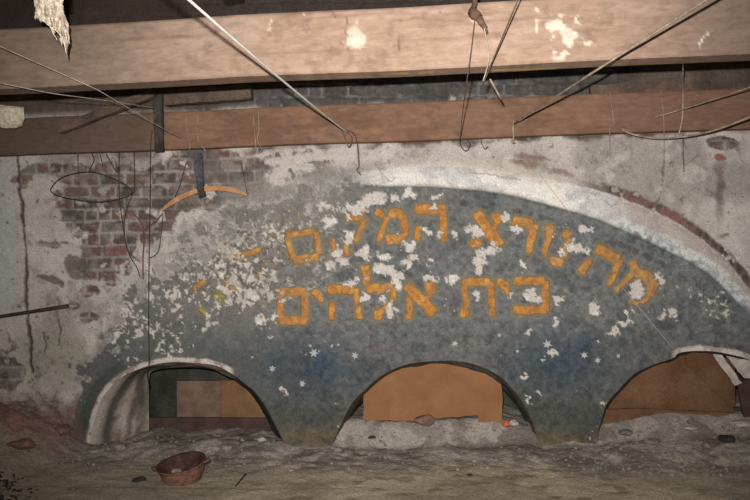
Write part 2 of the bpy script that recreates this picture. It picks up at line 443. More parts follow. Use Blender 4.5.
# places where the brickwork shows
B = 1.05 * ss(0, 0.45, blob(PX, PY, 118, 205, 85, 56, 14)) + 1.0 * ss(0, 0.4, blob(PX, PY, 200, 180, 72, 42, -8)) \
    + 0.95 * ss(0, 0.5, blob(PX, PY, 105, 262, 38, 40, 0)) + 0.8 * ss(0, 0.5, blob(PX, PY, 90, 292, 14, 8, 0)) \
    + 0.9 * ss(0, 0.5, blob(PX, PY, 88, 317, 16, 8, 0)) + 0.9 * ss(0, 0.5, blob(PX, PY, 74, 306, 9, 6, 0)) \
    + 0.75 * ss(0, 0.5, blob(PX, PY, 8, 366, 32, 34, 0)) + 0.7 * ss(0, 0.5, blob(PX, PY, 290, 165, 60, 22, -5)) \
    + 0.7 * ss(0, 0.5, blob(PX, PY, 20, 180, 20, 14, 0)) + 1.0 * ss(0, 0.4, blob(PX, PY, 722, 143, 22, 9, 0)) \
    + 0.8 * ss(0, 0.5, blob(PX, PY, 50, 168, 30, 10, 0)) + 0.9 * ss(0, 0.4, blob(PX, PY, 740, 280, 16, 26, -40)) \
    + 0.6 * ss(0, 0.5, blob(PX, PY, 60, 245, 26, 6, 5)) + 0.8 * ss(0, .5, blob(PX, PY, 25, 415, 60, 22, 0))
bm_ = ss(0.42, 0.58, B * 0.75 + (n8 - 0.5) * 0.55 + (n20 - 0.5) * 0.7)
# course of bricks right under the timber plate
plate = 158.5 - 0.044 * PX + 0.9 * np.maximum(0, PX - 560) / 40
strip = ss(6, 1, PY - plate + (n20 - 0.5) * 12) * ss(-40, 240, PX)
bm_ = np.maximum(bm_, strip * ss(0.3, 0.55, n60 + 0.15))
brickc = lin((116, 88, 80)) + (lin((88, 78, 72)) - lin((116, 88, 80))) * ss(0.3, 0.6, bid)[..., None]
brickc = brickc + (lin((132, 90, 80)) - brickc) * ss(0.72, 0.95, bid)[..., None]
brickc = brickc * (0.75 + 0.5 * n8[..., None])
mort = lin((152, 143, 134)) * (0.45 + 0.8 * n8[..., None])
# thin lime wash left on bricks
wash = ss(0.5, 0.72, n8 * 0.5 + n20 * 0.5 + 0.04)
bc = mort * (1 - bp[..., None]) + brickc * bp[..., None]
bc = bc * (1 - 0.45 * wash[..., None]) + lin((160, 150, 140)) * 0.45 * wash[..., None]
bc = mixc(bc, (96, 89, 84), ss(0.35, 0.65, fbm(PX, PY, 26, 4, 7)) * (0.2 + 0.5 * ss(120, 200, PX)))
col = col * (1 - bm_[..., None]) + bc * bm_[..., None]
h = h - bm_ * (0.010 - 0.007 * bp * (0.5 + bid))
# grey bare render between the brick field and the white rim, left of the crown
gz = ss(0, 0.45, blob(PX, PY, 290, 190, 110, 30, -10)) * ss(0.3, 0.6, n20 * 0.6 + n60 * 0.4 + 0.08)
col = mixc(col, (134, 128, 118), gz * 0.9)
wl = ss(0.1, 0.35, blob(PX + (n8 - .5) * 14, PY + (n20 - .5) * 14, 279, 178, 16, 14, -50))   # pale plaster leftovers
wl = np.maximum(wl, ss(0.1, 0.35, blob(PX + (n8 - .5) * 12, PY + (n20 - .5) * 12, 300, 166, 26, 6, 10)))
wl = np.maximum(wl, ss(0.1, 0.35, blob(PX + (n8 - .5) * 8, PY + (n20 - .5) * 8, 196, 213, 6, 8, -20)))
wl = np.maximum(wl, ss(0.1, 0.35, blob(PX + (n8 - .5) * 22, PY + (n20 - .5) * 16, 190, 245, 34, 9, -42)))
wl = np.maximum(wl, ss(0.1, 0.35, blob(PX + (n8 - .5) * 12, PY + (n20 - .5) * 8, 310, 158, 60, 5, -3)))
col = mixc(col, (196, 186, 174), wl * 0.85); h = h + wl * 0.004
# greenish bare patches and the small hollows on the left
gp = ss(0.05, 0.3, np.maximum(blob(PX + (n8 - .5) * 8, PY + (n8 - .5) * 8, 74, 267, 11, 16, -15), blob(PX + (n8 - .5) * 12, PY + (n8 - .5) * 8, 50, 279, 14, 5, 15)))
col = mixc(col, (104, 96, 82), gp * 0.85); h = h - gp * 0.005
# long cracks
for pts, wd, dk in [([(17, 150), (18, 180), (21, 205), (25, 240), (26, 262), (25, 290), (28, 330), (31, 372)], 2.0, 0.9),
                    ([(58, 300), (59, 330), (58, 345)], 0.9, 0.8), ([(43, 333), (46, 345), (44, 352)], 1.2, 0.8),
                    ([(664, 150), (664, 175), (661, 195), (657, 204)], 0.8, 0.7), ([(685, 140), (684, 165), (700, 155)], 0.7, 0.45),
                    ([(655, 214), (659, 225), (656, 236)], 0.6, 0.8), ([(608, 150), (608, 164)], 0.8, 0.6)]:
    dd = line_dist(PX + (n8 - 0.5) * 3, PY, pts)
    c = ss(wd * 1.1, wd * 0.3, dd + (n20 - 0.5) * 1.2)
    col = mixc(col, (70, 60, 54), c * dk); h = h - c * 0.010
# stains
st = ss(0, 0.8, blob(PX + (n8 - .5) * 6, PY, 720, 190, 6, 42, 2)) * 0.8
col = mixc(col, (110, 96, 90), st)
col = mixc(col, (150, 84, 72), ss(0, .3, blob(PX + (n8 - .5) * 5, PY, 720, 157, 8, 4, 5)) * 0.9)
for (sx, sy, rx, ry) in [(525, 163, 22, 4), (560, 172, 14, 3.5), (533, 158, 26, 4)]:
    col = mixc(col, (126, 98, 82), ss(0, .5, blob(PX + (n8 - .5) * 12, PY + (n8 - .5) * 8, sx, sy, rx, ry, 8)) * 0.75)
for k in range(14):
    sx = random.uniform(520, 745); sy = random.uniform(148, 215)
    col = mixc(col, (112, 98, 88), ss(0, .9, blob(PX + (n8 - .5) * 9, PY + (n8 - .5) * 9, sx, sy, random.uniform(2, 5), random.uniform(4, 14), random.uniform(-20, 20))) * 0.45)

# the ring of brick ends outside the white rim, right side
bx = ss(7.5, 4.0, np.abs(sdou - 3.5 + (n20 - 0.5) * 5 + (n8 - .5) * 4)) * ss(590, 612, PX) * ss(770, 735, PX)
bx = np.maximum(bx, ss(4, 2, np.abs(sdou - 3)) * ss(565, 600, PX) * 0.7)
seg_id = vnoise(np.floor((PX + PY * 0.5) / 13.0) + 0.5, np.zeros_like(PX) + 0.5, 3)
rb = lin((138, 90, 82)) * (1 - seg_id[..., None]) + lin((92, 78, 68)) * seg_id[..., None]
rb = mixc(rb, (84, 74, 66), ss(0.45, 0.6, n20))
rb = rb * (0.6 + 0.8 * n8[..., None])
jt = ss(.16, .08, np.abs(((PX + PY * .55 + (n20 - .5) * 14) / 12.5) % 1.0 - .5)) * ss(590, 612, PX)
rb = mixc(rb, (120, 106, 94), jt * 0.8)
bxm = bx * ss(0.22, 0.4, n8 + 0.1)
col = col * (1 - bxm[..., None]) + rb * bxm[..., None]
h = h + bx * (0.004 - 0.02 * ss(0.35, 0.15, n8))

# white lime rim of the arch
rim = ss(1.5, -1.0, sdou + (n8 - 0.5) * 3) * ss(-1.5, 1.0, sdi + (n8 - .5) * 2)
rimw = rim * (ss(330, 385, PX + (n20 - .5) * 60) * ss(1000, 760, PX + (n20 - .5) * 30))
col = mixc(col, (228, 221, 210), rimw * 0.95)
col = mixc(col, (180, 186, 190), rimw * ss(0.45, 0.7, n20 + 0.25 * ss(560, 640, PX)) * 0.55)
col = mixc(col, (150, 150, 146), rimw * ss(5, 0, sdi) * ss(0.4, 0.7, n8) * 0.6)
for cpts in ([(381, 172), (388, 180), (391, 181), (393, 176)], [(655, 214), (659, 226), (655, 236)], [(604, 200), (612, 207), (617, 204)], [(470, 172), (500, 176), (520, 180)]):
    col = mixc(col, (120, 110, 102), ss(1.1, 0.3, line_dist(PX + (n8 - .5) * 3, PY + (n8 - .5) * 3, cpts)) * 0.6)
col = mixc(col, (176, 166, 158), rimw * ss(.55, .7, nf * .5 + n20 * .5) * 0.55)
rr_ = rimw * ss(590, 640, PX)
col = mixc(col, (170, 154, 144), rr_ * ss(8, 15, sdi + (n20 - .5) * 8) * 0.8)
col = mixc(col, (150, 156, 162), rr_ * ss(14, 6, sdi) * ss(.45, .6, nf) * 0.7)
col = mixc(col, (110, 112, 112), rr_ * ss(9, 2, sdi) * ss(.52, .62, n8) * 0.7)
rimg = ss(26, 8, np.abs(sdi + 4 + (n20 - .5) * 34)) * ss(400, 340, PX) * ss(400, 370, PY)
col = mixc(col, (140, 134, 127), rimg * ss(.25, .5, n20 * .6 + nf * .4) * 0.8)
col = mixc(col, (112, 108, 104), rimg * ss(.5, .62, fbm(PX, PY, 11, 4, 5)) * 0.5)
col = mixc(col, (190, 184, 176), rimg * ss(0.56, 0.66, nf) * 0.5)
# wet pale halo of plaster just above the rim
hl = ss(14, 0, sdou) * ss(-4, 0, sdou) * ss(370, 420, PX) * ss(600, 520, PX)
col = mixc(col, (200, 186, 172), hl * 0.8)
# recess of the painted field behind the rim
rstep = 0.15 + 0.85 * ss(320, 400, PX)
h = h - rstep * (0.022 * ss(3.0, -2.5, sdi) + 0.012 * ss(0, -12, sdou) - 0.012 * ss(14, 0, sdou) * ss(-6, 0, sdou))

# painted field
lw = ss(400, 330, PX) * ss(400, 370, PY)
LETSD = np.full(PX.shape, 99.0)
for (_n, _l, _f, _g, _s) in LET:
    xs_ = [a[0] for a in _s] + [a[2] for a in _s]; ys_ = [a[1] for a in _s] + [a[3] for a in _s]
    m_ = (PX > min(xs_) - 12) & (PX < max(xs_) + 12) & (PY > min(ys_) - 12) & (PY < max(ys_) + 12)
    LETSD[m_] = np.minimum(LETSD[m_], stroke_sdf(PX[m_], PY[m_], _s))
ins = ss(1.2, -0.8, sdi * (1 - lw) + lw * ((sdi + 4) * 0.5 + (n8 - .5) * 16 + (n20 - .5) * 30) )
paint = np.zeros(PX.shape + (3,)) + lin((116, 116, 113))
paint = mixc(paint, (98, 101, 102), ss(0.4, 0.7, n20) * 0.6)
paint = mixc(paint, (126, 124, 120), ss(0.5, 0.8, n60) * 0.5)
blu = np.clip(ss(0, 0.9, blob(PX, PY, 300, 372, 85, 62, 0)) + ss(0, 0.9, blob(PX, PY, 556, 365, 90, 65, 0)), 0, 1)
blu2 = np.clip(ss(0, 0.9, blob(PX, PY, 312, 366, 60, 30, 0)) + ss(0, 0.9, blob(PX, PY, 572, 358, 48, 36, 0)), 0, 1)
paint = mixc(paint, (76, 90, 98), blu * 0.8)
paint = mixc(paint, (62, 84, 106), blu2 * ss(0.3, 0.65, n20) * 0.75)
grn = ss(375, 425, PY + (n20 - 0.5) * 20) * 0.85
paint = mixc(paint, (86, 90, 80), grn)
paint = mixc(paint, (122, 106, 78), ss(418, 438, PY + (n20 - .5) * 16 - 6 * ss(430, 560, PX)) * 0.9)
paint = mixc(paint, (150, 120, 120), ss(0, .7, blob(PX + (n8 - .5) * 9, PY, 372, 346, 12, 8)) * 0.35)
paint = mixc(paint, (98, 112, 110), ss(-16, -3, sdi) * ss(480, 520, PX) * ss(0.3, .6, n20) * 0.7)   # pale border stripe
paint = mixc(paint, (70, 72, 76), ss(-3.5, -1.5, sdi) * ss(-8, -3.5, sdi) * 0.0 + ss(4, 2, np.abs(sdi + 14)) * ss(430, 470, PX) * ss(730, 690, PX) * ss(.4, .7, n8) * 0.6)
paint = mixc(paint, (134, 132, 128), ss(.58, .75, nf * .5 + n20 * .5) * 0.5 * ss(380, 320, PY))
paint = mixc(paint, (72, 78, 82), ss(.6, .8, fbm(PX, PY, 12, 4, 7)) * 0.5)
paint = paint * (0.74 + 0.52 * n4[..., None])
# left half faded to grey violet
fade = ss(330, 180, PX + (n20 - .5) * 60)
paint = mixc(paint, (120, 116, 114), fade * 0.55)
paint = mixc(paint, (98, 102, 100), fade * ss(300, 360, PY) * ss(.35, .65, n8) * 0.8)
dustz = ss(0, 0.7, blob(PX, PY, 245, 258, 125, 80, -10))
under = np.zeros(PX.shape + (3,)) + lin((200, 190, 180))
under = mixc(under, (168, 158, 142), dustz * ss(0.3, 0.6, n20) * 0.85)
under = mixc(under, (222, 216, 206), ss(0.6, 0.8, n8) * 0.7)
dots = ss(.60, .68, fbm(PX, PY, 3.2, 2, 0, .8)) * ss(.45, .62, n20) * dustz
paint_dots = dots
och = dustz * ss(0.58, 0.75, fbm(PX, PY, 16, 3, 5)) * ss(0.4, .6, n8)
topz = ss(0, .5, blob(PX, PY, 262, 216, 120, 44, -20))
paint = mixc(paint, (138, 131, 121), np.clip(dustz * 0.7 + topz * 0.8, 0, 0.9))
paint = mixc(paint, (104, 102, 98), dustz * ss(.5, .65, fbm(PX, PY, 9, 3, 6)) * 0.6)
paint = mixc(paint, (158, 124, 72), och * 0.6)
flm = flk
paint = mixc(paint, (132, 122, 96), ss(2.8, 1.0, LETSD + (n8 - .5) * 3) * 0.7)
for cr in ([(560, 178), (600, 196), (640, 222), (668, 240)],): pass
paint = mixc(paint, (214, 207, 194), dots * 0.9)
paint = mixc(paint, (96, 92, 86), dustz * ss(.62, .7, fbm(PX, PY, 3.6, 2, 2, .8)) * 0.7)
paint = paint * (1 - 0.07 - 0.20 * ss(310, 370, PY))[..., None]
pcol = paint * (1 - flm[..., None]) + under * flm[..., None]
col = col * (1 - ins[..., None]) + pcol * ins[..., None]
h = h - ins * flm * 0.0022
# brick-and-plaster lip of the openings
def lip(sd, x0, x1, c1, c2, wd):
    global col, h
    m = ss(wd + 1, wd - 1, sd + (n8 - .5) * 2) * ss(x0 - 4, x0 + 4, PX) * ss(x1 + 4, x1 - 4, PX) * ss(-2, -0.5, sd + 1)
    col = mixc(col, c1, m * 0.95); col = mixc(col, c2, m * ss(0.5, 0.62, n8) * 0.8)
    h = h + m * 0.006
lip(sdL, 84, 232, (204, 192, 182), (150, 114, 100), 4.2)
lip(sdR, 676, 800, (206, 196, 186), (166, 148, 136), 5)
# dark green-grey paint left beside the left arch
dk = ss(9, 5, sdL - 8 + (n8 - .5) * 6) * ss(4, 7, sdL) * ss(60, 80, PX) * ss(128, 118, PX) * ss(440, 425, PY)
col = mixc(col, (76, 80, 74), dk * 0.9)
# bottom-left: stripped, reddish masonry
rd = ss(392, 420, PY - (PX - 40) * 0.15 + (n20 - .5) * 20) * ss(86, 70, PX + (n8 - .5) * 8)
col = mixc(col, (120, 84, 72), rd * 0.8)
# soot above the plate
soot = ss(2, -6, PY - (118 - 0.035 * PX))
sb = lin((86, 80, 76)) * (0.6 + 0.7 * n8[..., None]) * bp[..., None] + (lin((96, 95, 94)) * (0.5 + 0.9 * ss(.4, .75, n20)[..., None])) * (1 - bp[..., None])
brn = ss(640, 600, PX) * ss(215, 250, PX)
sb = sb * brn[..., None] + (lin((92, 78, 68)) * (0.6 + 0.8 * n20[..., None])) * (1 - brn[..., None])
hi = ss(70, 50, PY)
sb = mixc(sb, (70, 56, 50), hi * 0.8)
col = col * (1 - soot[..., None]) + sb * soot[..., None]

lum = col @ np.array([0.3, 0.5, 0.2]); col = lum[..., None] + (col - lum[..., None]) * 0.86
W3 = P(PX, PY, 0.0)
W3[..., 1] -= h
F = grid_faces(*PX.shape)
keep = ~((sdo[:-1, :-1] < -1.7 * STEP) | (sdo[1:, :-1] < -1.7 * STEP) | (sdo[1:, 1:] < -1.7 * STEP) | (sdo[:-1, 1:] < -1.7 * STEP))
allneg = (sdo[:-1, :-1] < 0) & (sdo[1:, :-1] < 0) & (sdo[1:, 1:] < 0) & (sdo[:-1, 1:] < 0)
keep &= ~allneg
inm = (sdi[:-1, :-1] + sdi[1:, 1:]) < 0
V = W3.reshape(-1, 3); C = np.clip(col.reshape(-1, 3), 0, 1)
wall = link('wall_back', np_mesh('wall_back', V, F[keep & ~inm], C), M_WALL)
tag(wall, kind='structure')
mural = link('painted_mural', np_mesh('painted_mural', V, F[keep & inm], C), M_WALL)
tag(mural, 'faded blue arched wall painting with ochre Hebrew inscription and white stars, flaking at left', 'mural')


# ------------------------------------------------------------------ relief letters
def field_sample(A, px, py):
    u = np.clip((px - gx[0]) / STEP, 0, A.shape[1] - 1.001); v = np.clip((py - gy[0]) / STEP, 0, A.shape[0] - 1.001)
    i = v.astype(int); j = u.astype(int); fv = v - i; fu = u - j
    return (A[i, j] * (1 - fu) + A[i, j + 1] * fu) * (1 - fv) + (A[i + 1, j] * (1 - fu) + A[i + 1, j + 1] * fu) * fv


def relief(name, sdf_fn, bbox, top, colfn, mat, parent, step=0.6, lift=0.0008, bev=2.4):
    x0, y0, x1, y1 = bbox
    X, Yp = np.meshgrid(np.arange(x0, x1, step), np.arange(y0, y1, step))
    s = sdf_fn(X, Yp)
    gyv, gxv = np.gradient(s, step)
    g = np.maximum(np.hypot(gxv, gyv), 0.5)
    out = (s > 0) & (s < 1.7 * step)
    X2 = X - np.where(out, s * gxv / g ** 2, 0); Y2 = Yp - np.where(out, s * gyv / g ** 2, 0)
    hh = lift + top * ss(0, bev, -s) - 0.003 * (s > -0.05)
    base = field_sample(h, X2, Y2)
    Wp = P(X2, Y2, 0.0); Wp[..., 1] -= base + hh
    Fc = grid_faces(*X.shape)
    bad = s > 1.7 * step
    k = ~(bad[:-1, :-1] | bad[1:, :-1] | bad[1:, 1:] | bad[:-1, 1:])
    k &= (s[:-1, :-1] < 0) | (s[1:, :-1] < 0) | (s[1:, 1:] < 0) | (s[:-1, 1:] < 0)
    if not k.any(): return None
    cc = colfn(X2, Y2, s)
    return link(name, np_mesh(name, Wp.reshape(-1, 3), Fc[k], np.clip(cc.reshape(-1, 3), 0, 1)), mat, parent)


def letter_col(fadev, green):
    def f(X, Yp, s):
        n = fbm(X, Yp, 6, 3, 2); n2 = fbm(X, Yp, 2.5, 2, 4)
        c = np.zeros(X.shape + (3,)) + lin((190, 126, 56))
        c = mixc(c, (206, 152, 82), ss(0.55, 0.8, n) * 0.6)
        c = mixc(c, (160, 112, 66), ss(0.5, 0.25, n) * 0.7)
        c = mixc(c, (136, 124, 96), ss(-1.8, -0.3, s) * 0.85)
        c = mixc(c, (120, 112, 96), ss(0.62, 0.8, fbm(X, Yp, 3.5, 3, 5)) * 0.5)
        c = mixc(c, (160, 138, 104), np.zeros_like(s) + fadev)
        if green: c = mixc(c, (140, 140, 88), np.zeros_like(s) + 0.6)
        return c * (0.85 + 0.3 * n2[..., None])
    return f


for (nm, line, fd, gr, st_) in LET:
    xs = [a[0] for a in st_] + [a[2] for a in st_]; ys = [a[1] for a in st_] + [a[3] for a in st_]
    faint = 0.25 if (fd >= 0.2 and nm != 'mem') else 0.0

    def fn(X, Yp, st_=st_, faint=faint):
        wob = (fbm(X, Yp, 5, 2, 6) - 0.5) * 1.3
        s = stroke_sdf(X, Yp, st_) + wob
        f = flake_field(X, Yp)
        dm = (f - 0.5) * 3.0 if faint == 0 else (f - 0.75) * 3.0
        return np.maximum(s, dm)
    o = relief('letter', fn, (min(xs) - 9, min(ys) - 9, max(xs) + 9, max(ys) + 9), 0.009, letter_col(fd, gr), M_LETTER, mural)
    if o:
        o['label'] = ('worn ochre remnant of a letter in the upper line' if nm == 'worn' else
                      'ochre Hebrew letter %s in the %s line' % (nm, line))

STARS = [(313.6, 353, 5.2), (354.5, 356, 4.2), (272, 369, 4.0), (302, 384, 4.0), (455, 344.6, 4.0), (548, 345, 5.2), (585.5, 356, 4.2),
         (599, 361.5, 3.8), (526.5, 379.5, 0), (620, 357, 2.8), (335, 376, 0), (518, 352, 2.4), (500, 336, 2.6), (338, 345, 1.8)]
for (sx, sy, r) in STARS:
    if r == 0: continue
    a0 = random.uniform(0, 1)
    pl = np.array([(sx + (r if k % 2 == 0 else r * 0.48) * math.cos(a0 + k * math.pi / 6),
                    sy + (r if k % 2 == 0 else r * 0.48) * math.sin(a0 + k * math.pi / 6)) for k in range(12)])

    def scol(X, Yp, s):
        return np.zeros(X.shape + (3,)) + lin((172, 176, 172)) * (0.8 + 0.4 * fbm(X, Yp, 2, 2, 3)[..., None])
    relief('star', lambda X, Yp, pl=pl: poly_sdf(X, Yp, pl), (sx - r - 2, sy - r - 2, sx + r + 2, sy + r + 2), 0.0012, scol, M_LETTER, mural, step=0.45, lift=0.003, bev=0.5)


# ------------------------------------------------------------------ reveals of the openings
def reveal(name, front, back, Yb, mat, n=60, cols=None):
    """ruled surface from the front edge (wall plane) to a back outline at depth Yb"""
    def resamp(c, n):
        c = np.asarray(c, float); d = np.r_[0, np.cumsum(np.hypot(*np.diff(c, axis=0).T))]
        t = np.linspace(0, d[-1], n); return np.stack([np.interp(t, d, c[:, 0]), np.interp(t, d, c[:, 1])], 1)
    f = resamp(front, n); b = resamp(back, n)
    A = P(f[:, 0], f[:, 1], 0.0); A[:, 1] -= field_sample(h, f[:, 0], f[:, 1]) ; A[:, 1] -= 0.0005
    Bk = P(b[:, 0], b[:, 1], Yb)
    rows = 14
    T = np.linspace(0, 1, rows)[:, None, None]
    G = A[None] * (1 - T) + Bk[None] * T
    u = np.arange(n)[None, :] * 3.0 + np.zeros((rows, 1)); v = np.arange(rows)[:, None] * 3.0 + np.zeros((1, n))
    d = (fbm(u, v, 12, 3, 2) - 0.5) * 0.03 * np.sin(np.pi * T[..., 0])
    G[..., 2] += d; G[..., 0] += d
    if cols is not None: cc = cols(u, v, T[..., 0] + 0 * u)
    else: cc = None
    me = np_mesh(name, G.reshape(-1, 3), grid_faces(rows, n), None if cc is None else cc.reshape(-1, 3))
    o = link(name, me, mat); tag(o, kind='structure'); return o


def rl_col(u, v, T):
    n = fbm(u, v, 9, 3, 1); n2 = fbm(u * 0.25, v, 7, 3, 2)
    c = np.zeros(u.shape + (3,)) + lin((178, 168, 158))
    c = mixc(c, (112, 100, 92), ss(0.5, 0.7, n2) * 0.8)
    c = mixc(c, (140, 104, 90), ss(0.6, 0.8, n) * 0.5)
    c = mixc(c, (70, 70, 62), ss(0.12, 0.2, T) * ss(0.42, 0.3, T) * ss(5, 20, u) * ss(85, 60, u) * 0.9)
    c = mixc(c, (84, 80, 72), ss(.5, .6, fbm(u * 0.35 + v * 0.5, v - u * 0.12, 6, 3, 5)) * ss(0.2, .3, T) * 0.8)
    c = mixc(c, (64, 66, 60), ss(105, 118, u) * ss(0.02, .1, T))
    return c


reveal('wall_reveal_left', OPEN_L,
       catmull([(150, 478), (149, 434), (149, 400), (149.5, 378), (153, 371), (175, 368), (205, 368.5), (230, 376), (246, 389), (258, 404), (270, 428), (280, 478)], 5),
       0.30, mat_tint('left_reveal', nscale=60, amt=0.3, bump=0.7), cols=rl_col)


def off(curve, k, cx, cy):
    c = np.array(curve, float); return np.stack([cx + (c[:, 0] - cx) * k, cy + (c[:, 1] - cy) * k], 1)


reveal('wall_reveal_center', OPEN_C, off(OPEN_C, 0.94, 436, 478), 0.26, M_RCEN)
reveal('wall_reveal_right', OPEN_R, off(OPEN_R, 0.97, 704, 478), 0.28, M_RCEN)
# space behind
bm = bmesh.new()
c0 = P(-190, 478, 0); c1 = P(940, 478, 0)
x0, x1 = c0[0], c1[0]
vv = [bm.verts.new(p) for p in [(x0, 0.62, -1.5), (x1, 0.62, -1.5), (x1, 0.62, -0.2), (x0, 0.62, -0.2)]]
bm.faces.new(vv)
me = bpy.data.meshes.new('wall_rear'); bm.to_mesh(me); bm.free()
tag(link('wall_rear', me, M_DARK), kind='structure')


def slab(name, poly, Y, th, mat, parent=None, rag=0.0):
    """a board: outline seen at depth Y, real thickness th towards the back"""
    pl = []
    n = len(poly)
    for i in range(n):
        a = np.array(poly[i], float); b = np.array(poly[(i + 1) % n], float)
        m = max(1, int(np.hypot(*(b - a)) / 4)) if rag else 1
        for k in range(m):
            q = a + (b - a) * k / m
            if rag and k: q = q + np.array([random.uniform(-rag, rag), random.uniform(-rag, rag)])
            pl.append(q)
    F0 = [P(x, y, Y) for x, y in pl]
    bm = bmesh.new()
    vs = [bm.verts.new(p) for p in F0]
    f = bm.faces.new(vs)
    r = bmesh.ops.extrude_face_region(bm, geom=[f])
    for v in r['geom']:
        if isinstance(v, bmesh.types.BMVert): v.co.y += th
    bmesh.ops.recalc_face_normals(bm, faces=bm.faces)
    me = bpy.data.meshes.new(name); bm.to_mesh(me); bm.free()
    return link(name, me, mat, parent)


# boards that close the openings
o = slab('wooden_board', [(363.5, 370), (363.5, 420), (414, 421), (436, 418.5), (478, 415.5), (479, 424), (502, 425), (502.5, 395), (501, 384), (486, 374), (480, 356), (380, 356)], 0.13, 0.018, M_BOARD, rag=0.4)
tag(o, 'large ochre board with notched lower edge closing the middle arched opening', 'board')
o = slab('wooden_board', [(596, 436), (596, 409), (612, 382), (660, 342), (728, 342), (734, 390), (733, 436)], 0.16, 0.02, M_BOARD_D)
tag(o, 'wide brown board standing in the right arched opening', 'board')
o = slab('wooden_board', [(686, 345), (686, 363), (731, 407), (735, 407), (735, 345)], 0.146, 0.010, M_BOARD_D)  # added overlay: its edge shades the line of the board's diagonal crack
tag(o, 'triangular brown board added over the upper right of the wide brown one for a crack line', 'board')
o = slab('wooden_plank', [(597, 432), (598, 410), (636, 408.5), (735, 413), (735, 434)], 0.14, 0.016, M_BOARD_D)
tag(o, 'low brown plank across the foot of the right arched opening', 'plank')
o = slab('wooden_plank', [(746, 430), (738, 386), (752, 372), (790, 376), (795, 432)], 0.12, 0.02, M_BOARD_R)
tag(o, 'grey brown plank leaning at the right edge of the right arched opening', 'plank')
o = slab('wooden_board', [(177, 424), (177, 381), (221, 381), (221, 424)], 0.33, 0.02, M_BOARD_G)
tag(o, 'dull grey brown board inside the left arched opening', 'board', )
o = slab('wooden_board', [(221.3, 424), (221.3, 380.5), (270, 380.5), (272, 424)], 0.325, 0.02, M_BOARD_O)
tag(o, 'amber board at the right side inside the left arched opening', 'board')
o = slab('wooden_board', [(149, 446), (149, 418), (176, 417.5), (280, 418.5), (284, 446)], 0.27, 0.02, M_BOARD_R)
tag(o, 'dark red board lying along the foot of the left arched opening', 'board')
# plaster sheets peeling in the right opening
for poly, lab, Y in [([(713, 354), (722, 355), (732, 369), (742, 383), (735, 386), (727, 374), (719, 364)], 'narrow pale strip of plaster peeling across the right opening', 0.03),
                     ([(726, 356), (752, 361), (780, 376), (760, 380), (744, 378), (736, 368)], 'broad pale flap of plaster hanging under the right arch', 0.05)]:
    o = slab('plaster_flap', poly, Y, 0.008, M_PAPER, rag=0.6)
    tag(o, lab, 'plaster')
# crack batten on right board
# ------------------------------------------------------------------ floor: one relief of dust and rubble
fx = np.linspace(-3.3, 3.6, 560); fyv = np.r_[np.linspace(0.62, -0.9, 230), np.linspace(-0.91, -3.4, 200)[1:], -4.6, -6.0]
FX, FY = np.meshgrid(fx, fyv)
qx, _ = Q(np.stack([FX, np.zeros_like(FX), np.zeros_like(FX) - 1.05], -1))
def zof(px, py, Y=0.0): return P(px, py, Y)[..., 2]
kx = np.array([-190, 0, 30, 60, 84, 95, 150, 250, 280, 292, 330, 345, 500, 530, 545, 596, 606, 680, 760, 940])
k0 = np.array([398, 404, 408, 424, 444, 447, 440, 441, 443, 447, 448, 449, 447, 447, 448, 447, 443, 441, 438, 430])
k1 = np.array([398, 404, 408, 424, 444, 444, 434, 436, 436, 436, 420, 420, 419, 424, 424, 421, 421, 414, 412, 412])
Z0 = P(np.interp(qx, kx, k0) * 0 + qx, np.interp(qx, kx, k0), 0.0)[..., 2]
Z1 = P(qx, np.interp(qx, kx, k1), 0.17)[..., 2]
ZB = -1.10
t1 = ss(0.0, 0.16, FY)
Zn = Z0 * (1 - t1) + Z1 * t1
lf = np.interp(qx, [60, 100], [0.9, 0.28])
t2 = ss(0, 1, np.clip(-FY / lf, 0, 1))
FZ = Zn * (1 - t2) + ZB * t2
rough = 0.35 + 0.65 * ss(-0.55, -0.1, FY) + 0.9 * ss(90, 40, qx) * ss(-1.6, -1.0, FY)
m1 = fbm(FX * 100, FY * 100, 22, 4, 1); m2 = fbm(FX * 100, FY * 100, 6, 3, 2); m3 = fbm(FX * 100, FY * 100, 60, 3, 4)
mu = fbm(FX * 100, FY * 160, 12, 4, 5)
FZ += rough * ((m1 - 0.5) * 0.038 + (m2 - 0.5) * 0.014 + np.abs(m3 - 0.5) * 0.02)
fc = np.zeros(FX.shape + (3,)) + lin((188, 174, 150))
fc = mixc(fc, (146, 134, 116), ss(0.4, 0.7, m1) * 0.6)
fc = mixc(fc, (120, 104, 82), ss(0.66, 0.78, mu) * 0.6)
near = ss(-0.42, -0.12, FY + (m1 - .5) * 0.25)
fc = mixc(fc, (162, 154, 144), near * 0.9)
fc = mixc(fc, (112, 100, 88), ss(.55, .68, fbm(FX * 100, FY * 130, 14, 4, 3)) * 0.55 * (0.35 + near))
fc = mixc(fc, (124, 116, 110), near * ss(0.5, 0.7, m2) * 0.6)
red = ss(105, 60, qx + (m1 - .5) * 50) * ss(-1.4, -0.8, FY)
fc = mixc(fc, (138, 112, 100), red * 0.85)
fc = mixc(fc, (146, 96, 90), red * ss(0.55, 0.75, m1) * 0.6)
fc = mixc(fc, (100, 96, 86), ss(60, 20, qx) * ss(-0.8, -1.2, FY) * 0.7)
lfz = ss(330, 240, qx) * ss(-0.15, -0.4, FY)
fc = mixc(fc, (158, 148, 128), lfz * 0.6)
edge = ss(0.012, 0.004, np.abs(FY + 0.66 + (m3 - .5) * 0.02)) * ss(330, 250, qx)
fc = mixc(fc, (120, 110, 92), edge * 0.6)
me = np_mesh('floor', np.stack([FX, FY, FZ], -1).reshape(-1, 3), grid_faces(*FX.shape), np.clip(fc.reshape(-1, 3), 0, 1))
tag(link('floor', me, M_FLOOR), kind='structure')


def floor_z(x, y):
    j = int(np.argmin(np.abs(fx - x))); i = int(np.argmin(np.abs(fyv - y))); return float(FZ[i, j])


